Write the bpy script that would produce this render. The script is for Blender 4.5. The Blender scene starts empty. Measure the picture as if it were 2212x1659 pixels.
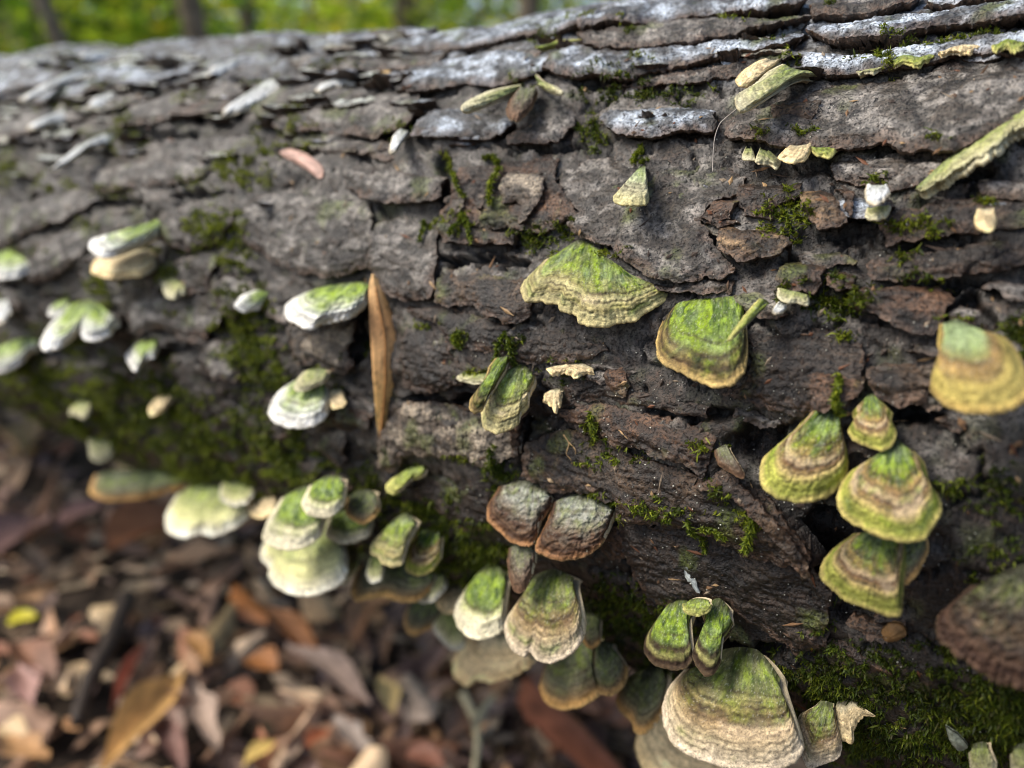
import bpy, math, random
import numpy as np
from mathutils import Vector, Matrix
from mathutils.geometry import delaunay_2d_cdt
from mathutils.bvhtree import BVHTree

SC = bpy.context.scene
rng = np.random.default_rng(7)
random.seed(7)

# ------------------------------------------------------------------ camera, sky, sun, exposure
FPX = 770.0                       # focal length in pixels of the 1024 px wide picture
PITCH = math.radians(18.59)
CAMZ = 0.46
CAM = np.array([0.0, 0.0, CAMZ])
cd = bpy.data.cameras.new('camera'); cam = bpy.data.objects.new('camera', cd)
SC.collection.objects.link(cam); SC.camera = cam
cam.location = CAM; cam.rotation_euler = (math.pi/2 - PITCH, 0, 0)
cd.sensor_width = 36.0; cd.lens = FPX/1024*36.0
cd.clip_start = 0.01; cd.clip_end = 200.0
cd.dof.use_dof = True; cd.dof.focus_distance = 0.181; cd.dof.aperture_fstop = 7.0

SUN_DIR = Vector((-0.64, -0.04, 0.77)).normalized()      # towards the sun
w = bpy.data.worlds.new('World'); SC.world = w; w.use_nodes = True
nt = w.node_tree; nt.nodes.clear()
sky = nt.nodes.new('ShaderNodeTexSky'); sky.sky_type = 'NISHITA'; sky.sun_disc = False
sky.sun_elevation = math.asin(SUN_DIR.z); sky.sun_rotation = math.atan2(SUN_DIR.x, SUN_DIR.y)
sky.air_density = 1.0; sky.dust_density = 3.0; sky.ozone_density = 1.0
bg = nt.nodes.new('ShaderNodeBackground'); bg.inputs[1].default_value = 0.075
wo = nt.nodes.new('ShaderNodeOutputWorld')
nt.links.new(sky.outputs[0], bg.inputs[0]); nt.links.new(bg.outputs[0], wo.inputs[0])
sl = bpy.data.lights.new('sun', 'SUN'); sl.energy = 1.5; sl.angle = math.radians(28); sl.color = (1, .95, .86)
so = bpy.data.objects.new('sun', sl); SC.collection.objects.link(so)
so.rotation_euler = SUN_DIR.to_track_quat('Z', 'Y').to_euler(); so.location = (-2, 0, 4)
SC.view_settings.view_transform = 'Standard'; SC.view_settings.look = 'None'
SC.view_settings.exposure = 1.38; SC.view_settings.gamma = 1.0; SC.view_settings.use_curve_mapping = False
try:
    SC.cycles.pixel_filter_type = 'BLACKMAN_HARRIS'; SC.cycles.filter_width = 1.05; SC.cycles.use_denoising = True; SC.cycles.denoising_prefilter = 'ACCURATE'; SC.cycles.denoising_input_passes = 'RGB_ALBEDO_NORMAL'; SC.cycles.denoiser = 'OPENIMAGEDENOISE'
    SC.cycles.max_bounces = 5; SC.cycles.diffuse_bounces = 1; SC.cycles.use_adaptive_sampling = False
except Exception: pass

# ------------------------------------------------------------------ numpy noise
_r = np.random.default_rng(3)
_perm = np.concatenate([_r.permutation(256)]*2).astype(np.int64)
_g = _r.normal(size=(256, 3)); _g /= np.linalg.norm(_g, axis=1)[:, None]
def pn(p):
    p = np.asarray(p, float); i = np.floor(p).astype(np.int64); f = p - i; i &= 255
    u = f*f*f*(f*(f*6-15)+10); out = 0.0
    for a in (0, 1):
        wx = u[:, 0] if a else 1-u[:, 0]; pa = _perm[(i[:, 0]+a) & 255]
        for b in (0, 1):
            wy = u[:, 1] if b else 1-u[:, 1]; pb = _perm[(pa+i[:, 1]+b) & 255]
            for c in (0, 1):
                wz = u[:, 2] if c else 1-u[:, 2]; g = _g[_perm[(pb+i[:, 2]+c) & 255]]
                out = out + wx*wy*wz*(g[:, 0]*(f[:, 0]-a)+g[:, 1]*(f[:, 1]-b)+g[:, 2]*(f[:, 2]-c))
    return out*1.5
def fbm(p, o=4, gain=.5, lac=2.03):
    s = 0; a = 1; p = np.asarray(p, float).copy()
    for k in range(o):
        s = s + a*pn(p); p = p*lac + 17.3; a *= gain
    return s
def n2(x, y, s=0.0): return pn(np.stack([x, y, np.full_like(x, s)], 1))
def f2(x, y, s=0.0, o=4): return fbm(np.stack([x, y, np.full_like(x, s)], 1), o)
def sst(a, b, x): t = np.clip((x-a)/(b-a), 0, 1); return t*t*(3-2*t)
def lin(c):
    c = np.asarray(c, float)/255; return np.where(c <= .04045, c/12.92, ((c+.055)/1.055)**2.4)
def mix(a, b, t): t = np.asarray(t)[..., None]; return a*(1-t)+b*t

# ------------------------------------------------------------------ object helpers
COL = SC.collection
def link(o, parent=None, loc=None):
    COL.objects.link(o)
    if loc is not None: o.location = loc
    if parent is not None: o.parent = parent
    return o
def tag(o, label=None, cat=None, group=None, kind=None):
    for k, v in (('label', label), ('category', cat), ('group', group), ('kind', kind)):
        if v: o[k] = v
    return o
def empty(name, loc): 
    o = bpy.data.objects.new(name, None); o.empty_display_size = .01
    return link(o, None, loc)
def mesh(name, V, F, col=None, smooth=True):
    """F: list of int arrays, each (n,3) or (n,4)"""
    me = bpy.data.meshes.new(name); V = np.asarray(V, np.float32)
    F = [np.asarray(f, np.int32) for f in F if len(f)]
    me.vertices.add(len(V)); me.vertices.foreach_set('co', V.ravel())
    lv = np.concatenate([f.ravel() for f in F]); tot = np.concatenate([np.full(len(f), f.shape[1], np.int32) for f in F])
    st = np.concatenate([[0], np.cumsum(tot)[:-1]]).astype(np.int32)
    me.loops.add(len(lv)); me.loops.foreach_set('vertex_index', lv)
    me.polygons.add(len(tot)); me.polygons.foreach_set('loop_start', st); me.polygons.foreach_set('loop_total', tot)
    me.polygons.foreach_set('use_smooth', np.full(len(tot), smooth))
    me.update(calc_edges=True); me.validate()
    if col is not None:
        a = me.color_attributes.new('Col', 'FLOAT_COLOR', 'POINT')
        c = np.ones((len(V), 4), np.float32); c[:, :3] = np.clip(col, 0, 1); a.data.foreach_set('color', c.ravel())
    return me
def obj(name, V, F, mat, parent=None, col=None, origin=None, smooth=True):
    """V in world space; origin = world point the object (or its parent) stands at"""
    o0 = np.zeros(3) if origin is None else np.asarray(origin)
    me = mesh(name, np.asarray(V)-o0, F, col, smooth); me.materials.append(mat)
    o = bpy.data.objects.new(name, me)
    return link(o, parent, None if parent is not None else o0)
def grid_faces(nr, nc, wrap=False):
    i = np.arange(nr-1)[:, None]*nc; j = np.arange(nc if wrap else nc-1)[None]
    j2 = (j+1) % nc
    return np.stack([i+j, i+j2, i+nc+j2, i+nc+j], -1).reshape(-1, 4)

# ------------------------------------------------------------------ materials
def nmat(name):
    m = bpy.data.materials.new(name); m.use_nodes = True; t = m.node_tree
    b = t.nodes['Principled BSDF']; return m, t, b
def N(t, typ, **kw):
    n = t.nodes.new(typ)
    for k, v in kw.items():
        if k in n.inputs: n.inputs[k].default_value = v
        else: setattr(n, k, v)
    return n
def ramp(t, fac, stops):
    r = t.nodes.new('ShaderNodeValToRGB'); e = r.color_ramp.elements
    while len(e) < len(stops): e.new(.5)
    for k, (p, c) in enumerate(stops):
        e[k].position = p; e[k].color = (c, c, c, 1) if not hasattr(c, '__len__') else (*c, 1)
    t.links.new(fac, r.inputs[0]); return r.outputs[0]
def mul(t, a, b, fac=1.0):
    m = t.nodes.new('ShaderNodeMix'); m.data_type = 'RGBA'; m.blend_type = 'MULTIPLY'; m.inputs[0].default_value = fac
    t.links.new(a, m.inputs[6]); t.links.new(b, m.inputs[7]); return m.outputs[2]
def add_bump(t, b, fields):
    prev = None
    for (h, strength, dist) in fields:
        bp = t.nodes.new('ShaderNodeBump'); bp.inputs['Strength'].default_value = strength; bp.inputs['Distance'].default_value = dist
        t.links.new(h, bp.inputs['Height'])
        if prev: t.links.new(prev, bp.inputs['Normal'])
        prev = bp.outputs[0]
    t.links.new(prev, b.inputs['Normal'])
def surf_mat(name, s1, s2, lo1, hi1, pit=None, rough=.7, spec=.4, bd1=.0006, bd2=.0003, attr=True, base=None):
    m, t, b = nmat(name)
    tc = N(t, 'ShaderNodeTexCoord')
    if attr: a = N(t, 'ShaderNodeVertexColor', layer_name='Col').outputs[0]
    else:
        rgb = N(t, 'ShaderNodeRGB'); rgb.outputs[0].default_value = (*base, 1); a = rgb.outputs[0]
    na = N(t, 'ShaderNodeTexNoise', Scale=s1, Detail=6.0, Roughness=.65); t.links.new(tc.outputs['Object'], na.inputs['Vector'])
    nb = N(t, 'ShaderNodeTexNoise', Scale=s2, Detail=4.0, Roughness=.7); t.links.new(tc.outputs['Object'], nb.inputs['Vector'])
    c = mul(t, a, ramp(t, na.outputs[0], [(.3, lo1), (.7, hi1)]))
    c = mul(t, c, ramp(t, nb.outputs[0], [(.3, lo1), (.7, hi1)]))
    fields = [(na.outputs[0], .7, bd1), (nb.outputs[0], .8, bd2)]
    if pit:
        vo = N(t, 'ShaderNodeTexNoise', Scale=pit, Detail=1.5, Roughness=.5); t.links.new(tc.outputs['Object'], vo.inputs['Vector'])
        pr = ramp(t, vo.outputs[0], [(.37, .12), (.47, 1.0)]); c = mul(t, c, pr, .85)
        fields.append((pr, .6, .0004))
    t.links.new(c, b.inputs['Base Color'])
    b.inputs['Roughness'].default_value = rough; b.inputs['Specular IOR Level'].default_value = spec
    rr = t.nodes.new('ShaderNodeMapRange'); rr.inputs[1].default_value = .3; rr.inputs[2].default_value = .7
    rr.inputs[3].default_value = rough-.18; rr.inputs[4].default_value = min(1, rough+.15)
    t.links.new(nb.outputs[0], rr.inputs[0]); t.links.new(rr.outputs[0], b.inputs['Roughness'])
    add_bump(t, b, fields)
    return m
BARK = surf_mat('bark', 330, 2000, .36, 1.6, pit=1500, rough=.44, spec=.55, bd1=.0008, bd2=.0004)
CAPM = surf_mat('fungus cap', 700, 2200, .62, 1.34, pit=None, rough=.72, spec=.3, bd1=.0003, bd2=.0002)
PORE = surf_mat('pore surface', 1500, 4000, .8, 1.2, rough=.85, spec=.2, bd1=.0003, bd2=.0002)
DRY = surf_mat('dry plant', 500, 2500, .8, 1.2, rough=.6, spec=.35, bd1=.0002, bd2=.0001)
GROUND = surf_mat('soil', 40, 300, .5, 1.5, rough=.9, spec=.2, bd1=.004, bd2=.001, attr=False, base=(.05, .036, .026))
def leafy(name, use_obj, transl, rough=.55):
    m, t, b = nmat(name)
    if use_obj:
        oi = N(t, 'ShaderNodeObjectInfo'); c = oi.outputs['Color']
    else: c = N(t, 'ShaderNodeVertexColor', layer_name='Col').outputs[0]
    tc = N(t, 'ShaderNodeTexCoord'); na = N(t, 'ShaderNodeTexNoise', Scale=6.0 if use_obj else 60.0, Detail=5.0)
    t.links.new(tc.outputs['Object'], na.inputs['Vector'])
    c = mul(t, c, ramp(t, na.outputs[0], [(.3, .6), (.7, 1.35)]))
    t.links.new(c, b.inputs['Base Color']); b.inputs['Roughness'].default_value = rough; b.inputs['Specular IOR Level'].default_value = .3
    if transl:
        tr = N(t, 'ShaderNodeBsdfTranslucent'); t.links.new(c, tr.inputs[0])
        ms = N(t, 'ShaderNodeMixShader'); ms.inputs[0].default_value = transl
        t.links.new(b.outputs[0], ms.inputs[1]); t.links.new(tr.outputs[0], ms.inputs[2])
        t.links.new(ms.outputs[0], t.nodes['Material Output'].inputs[0])
    return m
MOSS = leafy('moss', False, .35, .5)
LEAF = leafy('dead leaf', True, .12, .5)
LITTER = leafy('leaf litter', False, .1, .6)
GREEN = leafy('green foliage', False, .55, .5)
TRUNKM = surf_mat('tree bark', 8, 40, .6, 1.4, rough=.9, spec=.2, bd1=.02, bd2=.005, attr=False, base=(.20, .16, .11))

# ------------------------------------------------------------------ the log: axis, radius, pixel rays
S = 1024/2212.0                   # picture measured on a 2212 px wide copy of the photograph
cp, sp = math.cos(PITCH), math.sin(PITCH)
UP = np.array([0, sp, cp]); FW = np.array([0, cp, -sp]); RT = np.array([1.0, 0, 0])
def rays(F):
    F = np.asarray(F, float).reshape(-1, 2)*S
    return ((F[:, :1]-512)/FPX)*RT + ((384-F[:, 1:])/FPX)*UP + FW
D = np.array([-.8223158, .5690314, 0.0])             # the log runs away to the left
NH = np.array([-.5690314, -.8223158, 0.0])           # horizontal, towards the viewer
Z = np.array([0, 0, 1.0])
RHO = .30; R = .42122*RHO; C0 = CAM + RHO*np.array([.54692, .79037, -.27604])
def hlow_p(u, phi):
    p = np.stack([u*9, np.cos(phi)*1.4+3, np.sin(phi)*1.4], 1)
    h = .006*fbm(p, 3)
    top = sst(.9, 1.9, phi)
    return h - .006*top*np.exp(-((u-.25)/.12)**2) + .004*top*sst(.12, -.02, u)
def uphi(P):
    q = P - C0; return q@D, np.arctan2(q@Z, q@NH)
def pos(u, phi, h):
    rr = (R+h)[:, None]
    return C0 + u[:, None]*D + rr*(np.cos(phi)[:, None]*NH + np.sin(phi)[:, None]*Z)
def normal(phi): return np.cos(phi)[:, None]*NH + np.sin(phi)[:, None]*Z
def cast(F, h=0.0):
    """pixel -> point on the log surface (u, phi); rays that miss are held at the silhouette"""
    v = rays(F); vp = v-(v@D)[:, None]*D; cc = C0-CAM; cc = cc-(cc@D)*D
    A = (vp*vp).sum(1); B = -2*(vp@cc); hh = np.full(len(v), h, float)
    for k in range(3):
        disc = B*B-4*A*(cc@cc-(R+hh)**2)
        t = (-B-np.sqrt(np.maximum(disc, 0)))/(2*A); P = CAM+v*t[:, None]
        u, ph = uphi(P)
        if k < 2: hh = h + hlow_p(u, ph)
    return u, ph
def terr(u, phi, full=False):
    s = phi*R
    wx = u + .0030*f2(u*170, s*170, 5, 4); wy = s + .0026*f2(u*170, s*170, 9, 4)
    top = sst(.75, 1.25, phi)
    t1 = f2(wx*24, wy*62, 1, 4)*1.15 + .25
    t2 = f2(wx*7, wy*150, 2, 3)*1.1 + .3
    t = t1*(1-top)+t2*top
    L = 3.6; k = np.floor(t*L); fr = t*L-k
    e = sst(0, .07, fr)
    h = (k + e)*.0007 + .00015*fr
    edge = np.exp(-((fr-.06)/.06)**2)
    h = np.minimum(h, .0016+.1*h) - .0006 + .0003*f2(u*420, s*420, 3, 4) + .0006*f2(u*75, s*75, 4, 3)
    crk = np.abs(f2(wx*30, wy*48, 12, 3)); h = h - .0022*np.exp(-(crk/.035)**2)
    return (h, k, edge, np.exp(-(crk/.05)**2)) if full else h

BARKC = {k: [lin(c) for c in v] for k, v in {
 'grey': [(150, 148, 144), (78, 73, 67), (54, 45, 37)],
 'blue': [(200, 210, 222), (104, 108, 113), (58, 52, 46)],  # crown bark, with the bluish sheen of the sky painted in
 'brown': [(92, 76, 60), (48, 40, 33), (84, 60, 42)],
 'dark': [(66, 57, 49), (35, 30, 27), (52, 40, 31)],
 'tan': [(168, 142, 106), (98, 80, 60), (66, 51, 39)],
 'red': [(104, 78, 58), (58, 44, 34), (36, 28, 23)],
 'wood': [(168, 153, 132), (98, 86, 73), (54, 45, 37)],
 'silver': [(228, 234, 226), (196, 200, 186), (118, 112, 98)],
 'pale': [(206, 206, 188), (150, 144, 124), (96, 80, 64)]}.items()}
EDGEC = lin((86, 66, 52)); DIRT_SHADE = lin((26, 22, 20)); ALGAE = lin((96, 108, 44))  # near-black tone: dirt on the bark, also painted shade in crevices
def bark_col(kind, u, s, seed):
    a, b, c = BARKC[kind]
    m1 = sst(-.25, .35, f2(u*110, s*150, seed, 4)+.35*f2(u*420, s*520, seed+1.3, 3)); m2 = sst(.12, .5, f2(u*60, s*85, seed+7.7, 4))
    col = mix(mix(a, b, m1), c, m2*.8)
    g = sst(.3, .7, f2(u*75, s*75, seed+3.1, 4)); dk = sst(.0, .45, f2(u*150, s*230, seed+5.2, 5)); col = mix(col, DIRT_SHADE, dk*.72)*np.array([.86, .80, .75]) if kind not in ('blue', 'silver', 'pale', 'wood') else mix(col, DIRT_SHADE, dk*.65); return mix(col, ALGAE, g*.55)

# deep gaps in the bark, shade painted into their colour: centre, radii on the photograph, depth mm
HOL = [(1765,1185,60,70,9),(1345,1160,34,50,7),(1128,960,16,60,6),(1480,893,110,16,5),(770,700,26,90,6),(950,868,110,12,6),(1640,960,50,60,6),(1860,1320,70,40,5),(1040,565,110,14,5),(965,390,16,60,4),(1340,185,110,14,4),(2090,690,60,50,5),(1700,600,30,40,4),(1380,1230,24,50,5),(1640,1400,120,18,6),(700,860,60,16,4),(160,760,90,30,5),(350,760,80,14,4),(500,620,30,20,4),(1880,1180,80,90,6),(470,240,60,12,5),(300,200,80,8,5),(180,330,70,10,5),(60,190,70,8,5),(330,290,90,9,5),(560,180,60,8,4),(420,420,60,12,4),(260,440,60,10,4),(90,430,60,10,5),(640,330,60,8,4),(40,620,50,14,5),(250,700,40,12,4),(100,240,90,10,3),(2050,620,120,12,4),(1960,900,70,20,5),(1175,320,100,10,4),(2010,370,140,16,4)]
_hu, _hp = cast(np.array([(h[0], h[1]) for h in HOL], float))
_hx, _hq = cast(np.array([(h[0]+h[2], h[1]) for h in HOL], float)); _hv, _hw = cast(np.array([(h[0], h[1]+h[3]) for h in HOL], float))
def hollow(u, phi):
    d = np.zeros_like(u); wu = u+.003*f2(u*140, phi*R*140, 41, 3); ws = phi*R+.0025*f2(u*140, phi*R*140, 43, 3)
    for i, h in enumerate(HOL):
        a1, a2 = _hx[i]-_hu[i], (_hq[i]-_hp[i])*R; b1, b2 = _hv[i]-_hu[i], (_hw[i]-_hp[i])*R; det = a1*b2-a2*b1
        x, y = wu-_hu[i], ws-_hp[i]*R; p = (x*b2-y*b1)/det; q = (a1*y-a2*x)/det; d = np.maximum(d, h[4]*1e-3*sst(1.15, .75, np.sqrt(p*p+q*q)))
    return d
log_root = empty('fallen_log', C0 - np.array([0, 0, R]))
tag(log_root, 'fallen grey brown log with flaking plated bark, studded with bracket fungi', 'log')
LOG0 = np.array(log_root.location)
def build_trunk():
    xs = np.linspace(-20, 1044, 610)/S
    uf, _ = cast(np.stack([xs, np.interp(xs, [0, 2212], [500, 700])], 1))
    uf = np.sort(uf)
    uu = np.concatenate([np.linspace(-.42, -.30, 12)[:-1], np.linspace(-.30, uf[0], 130)[:-1], uf, np.linspace(uf[-1], uf[-1]+.4, 170)[1:], np.linspace(uf[-1]+.4, 2.6, 60)[1:]])
    ph = np.concatenate([np.radians(np.linspace(-235, -62, 40))[:-1], np.radians(np.linspace(-62, 125, 520))[:-1]])
    U, PH = np.meshgrid(uu, ph, indexing='ij'); u, phi = U.ravel(), PH.ravel()
    h, k, edge, crk = terr(u, phi, True); hd = hollow(u, phi); h = h + hlow_p(u, phi) - hd
    s = phi*R
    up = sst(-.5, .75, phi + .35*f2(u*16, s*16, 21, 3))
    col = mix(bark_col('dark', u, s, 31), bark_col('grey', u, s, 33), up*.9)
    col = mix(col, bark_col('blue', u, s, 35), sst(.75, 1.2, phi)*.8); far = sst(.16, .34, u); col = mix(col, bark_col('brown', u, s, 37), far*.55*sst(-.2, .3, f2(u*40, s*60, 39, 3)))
    lowk = sst(1.5, -2.0, k); col = mix(col, DIRT_SHADE, lowk*.7); col = mix(col, DIRT_SHADE*.6, np.clip(hd/.003, 0, 1)*.9)  # shade of low layers and hollows painted into the colour
    col = mix(col, EDGEC, edge*.55); col = mix(col, DIRT_SHADE, crk*.8)  # cracks painted dark in the same way
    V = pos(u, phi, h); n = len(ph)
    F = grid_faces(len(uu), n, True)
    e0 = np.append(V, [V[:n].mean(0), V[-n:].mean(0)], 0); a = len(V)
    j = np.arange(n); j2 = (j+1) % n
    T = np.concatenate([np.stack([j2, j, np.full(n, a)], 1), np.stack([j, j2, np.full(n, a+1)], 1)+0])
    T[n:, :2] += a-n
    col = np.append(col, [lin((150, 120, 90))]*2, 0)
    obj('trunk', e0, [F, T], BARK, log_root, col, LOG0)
    return V, F
TV, TF = build_trunk()

# ------------------------------------------------------------------ bark plates (parts of the log)
def densify(P, step, amp, seed):
    """closed outline -> rugged outline with vertices every `step`"""
    out = []; n = len(P)
    for i in range(n):
        a, b = P[i], P[(i+1) % n]; m = max(1, int(np.linalg.norm(b-a)/step))
        t = np.arange(m)[:, None]/m; out.append(a*(1-t)+b*t)
    Q = np.concatenate(out)
    for f, g in ((90, .9), (260, .75), (700, .5), (1500, .25)):
        Q = Q + amp*g*np.stack([n2(Q[:, 0]*f, Q[:, 1]*f, seed), n2(Q[:, 0]*f, Q[:, 1]*f, seed+5)], 1)
    return Q
def seg_dist(P, Q):
    A = Q; B = np.roll(Q, -1, 0); d = np.full(len(P), 1e9); AB = B-A; L = (AB*AB).sum(1)+1e-18
    for i in range(0, len(P), 4000):
        p = P[i:i+4000, None]-A[None]; t = np.clip((p*AB).sum(-1)/L, 0, 1)
        d[i:i+4000] = np.sqrt(((p-t[..., None]*AB)**2).sum(-1)).min(1)
    return d
def inside(P, Q):
    x, y = P[:, 0], P[:, 1]; r = np.zeros(len(P), bool); n = len(Q)
    for i in range(n):
        (x1, y1), (x2, y2) = Q[i], Q[i-1]
        if y1 == y2: continue
        c = ((y1 > y) != (y2 > y)) & (x < (x2-x1)*(y-y1)/(y2-y1)+x1); r ^= c
    return r
plate_bvh = []
def plate(kind, poly, th=1.3, lift=1.5, off=.6, fib=0, seed=[0]):
    seed[0] += 1; sd = seed[0]*3.37
    u, ph = cast(np.array(poly, float), .003)
    P = np.stack([u, ph*R], 1)
    dep = ((pos(u, ph, np.zeros(len(u)))-CAM)@FW).mean(); st = max(.00036, dep*1.55/FPX)
    Q = densify(P, st, .0011, sd)
    lo, hi = Q.min(0), Q.max(0); k = int(4*((hi-lo)/st).prod()); st2 = st*(1 if k < 40000 else math.sqrt(k/40000))
    gx, gy = np.meshgrid(np.arange(lo[0], hi[0], st2), np.arange(lo[1], hi[1], st2)); G = np.stack([gx.ravel(), gy.ravel()], 1)
    G += rng.uniform(-.3, .3, G.shape)*st2
    G = G[inside(G, Q)]
    if len(G): G = G[seg_dist(G, Q) > st*.6]
    allp = np.concatenate([Q, G])*1000
    c = allp.mean(0); n = len(Q)
    r = delaunay_2d_cdt([Vector(p) for p in (allp-c)], [], [list(range(n))], 1, 1e-4)
    V2 = (np.array([v[:] for v in r[0]])+c)/1000; F = np.array(r[2], np.int32)
    if len(F) == 0: return
    d = seg_dist(V2, Q); u, s = V2[:, 0], V2[:, 1]; phi = s/R
    wdn = np.clip((hi[1]-s)/(hi[1]-lo[1]+1e-9), 0, 1)
    rel = .00042*f2(u*260, s*330, sd, 4) + .00025*f2(u*900, s*900, sd+2, 3)
    t = f2(u*55, s*110, sd+1, 4)*2.4; fr = t-np.floor(t); rel = rel + .0004*(np.floor(t)+sst(0, .15, fr))
    fl = np.exp(-((fr-.07)/.07)**2)
    if not fib and kind in ('brown', 'dark', 'red'): fib = 3
    if fib: 
        wu = u+.002*f2(u*60, s*60, sd+17, 2); ws = s+.003*f2(u*40, s*40, sd+18, 2); g = f2(wu*(1400 if fib == 1 else 110), ws*(70 if fib == 1 else 1100), sd+4, 3)*(1 if fib < 3 else .7); rel = rel + .0005*g
    rnd = .0002*(1-np.exp(-d/.0003))+.0002
    rise = sst(-.05, .4, wdn + .12*f2(u*70, s*70, sd+13, 2))
    h = -.0006 + (off*1e-3 + th*1e-3 + .0008)*rise + lift*1e-3*1.15*wdn**1.8*(1+.8*f2(u*60, s*20, sd+15, 2)) + rel + rnd - .0004 + hlow_p(u, phi)
    dn_ = d + .0011*f2(u*230, s*230, sd+21, 3); low = sst(.45, .75, wdn)*(1 if th > .9 else .5)
    l1 = sst(.0026, .0022, dn_)*low; l2 = sst(.0013, .0010, dn_+.0005*n2(u*500, s*500, sd))*low; h = h - .0005*l1 - .00055*l2
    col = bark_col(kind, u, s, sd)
    col = mix(col, mix(EDGEC*1.25, DIRT_SHADE, sst(-.2, .4, f2(u*200, s*300, sd+23, 3))), np.clip(l1*.55+l2*.25, 0, .8))
    if fib: col = col*(1+.45*np.clip(g, -1, 1))[:, None]
    col = mix(col, EDGEC, np.exp(-d/.0006)*.45 + fl*.22)
    crk = np.abs(f2(u*45, s*45, sd+9, 3)); cm = np.exp(-(crk/.018)**2)*sst(.0, .4, f2(u*30, s*30, sd+11, 2)); h = h-.0008*cm; col = mix(col, DIRT_SHADE, cm*.8)
    T = pos(u, phi, h)
    # boundary edges of the triangulation -> wall and underside rim
    E = np.concatenate([F[:, [0, 1]], F[:, [1, 2]], F[:, [2, 0]]]); key = np.sort(E, 1)
    _, inv, cnt = np.unique(key, axis=0, return_inverse=True, return_counts=True)
    BE = E[cnt[inv.ravel()] == 1]; bv = np.unique(BE)
    e1, e2 = V2[F[0, 1]]-V2[F[0, 0]], V2[F[0, 2]]-V2[F[0, 0]]; sgn = 1.0 if e1[0]*e2[1]-e1[1]*e2[0] > 0 else -1.0
    en = (V2[BE[:, 1]]-V2[BE[:, 0]])[:, ::-1]*np.array([-sgn, sgn]); inw = np.zeros_like(V2); np.add.at(inw, BE[:, 0], en); np.add.at(inw, BE[:, 1], en)
    inw = inw[bv]; inw /= np.linalg.norm(inw, axis=1)[:, None]+1e-12
    k2 = len(bv); mp = np.full(len(V2), -1); mp[bv] = np.arange(k2)+len(V2)
    # crisp lip, thin edge, then an undercut running back under the plate into the log
    thk = th*1e-3*(.45+.4*np.abs(n2(u[bv]*200, s[bv]*200, sd)))
    und = min(.0045, .28*float((hi-lo).min()))
    b1 = pos(u[bv], phi[bv], h[bv]-thk); q = V2[bv]+inw*und; b2 = pos(q[:, 0], q[:, 1]/R, np.minimum(h[bv]-thk-.0004, hlow_p(q[:, 0], q[:, 1]/R)-.0025))
    m0, m1 = mp[BE[:, 0]], mp[BE[:, 1]]
    W1 = np.stack([m1, m0, m0+k2, m1+k2], 1); W2 = W1+k2
    ec = np.tile(EDGEC*.9, (k2, 1))*(1+.4*n2(u[bv]*900, s[bv]*900, sd))[:, None]; VV = np.concatenate([T, T[bv], b1, b2]); cc = np.concatenate([col, ec, ec, np.tile(DIRT_SHADE, (k2, 1))])
    a, b_, c_ = T[F[0, 0]], T[F[0, 1]], T[F[0, 2]]
    if np.cross(b_-a, c_-a)@normal(phi[F[0, :1]])[0] < 0: F = F[:, ::-1]; W1 = W1[:, ::-1]; W2 = W2[:, ::-1]
    obj('bark_plate', VV, [F, W1, W2], BARK, log_root, cc, LOG0)
    plate_bvh.append((T, F))
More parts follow.
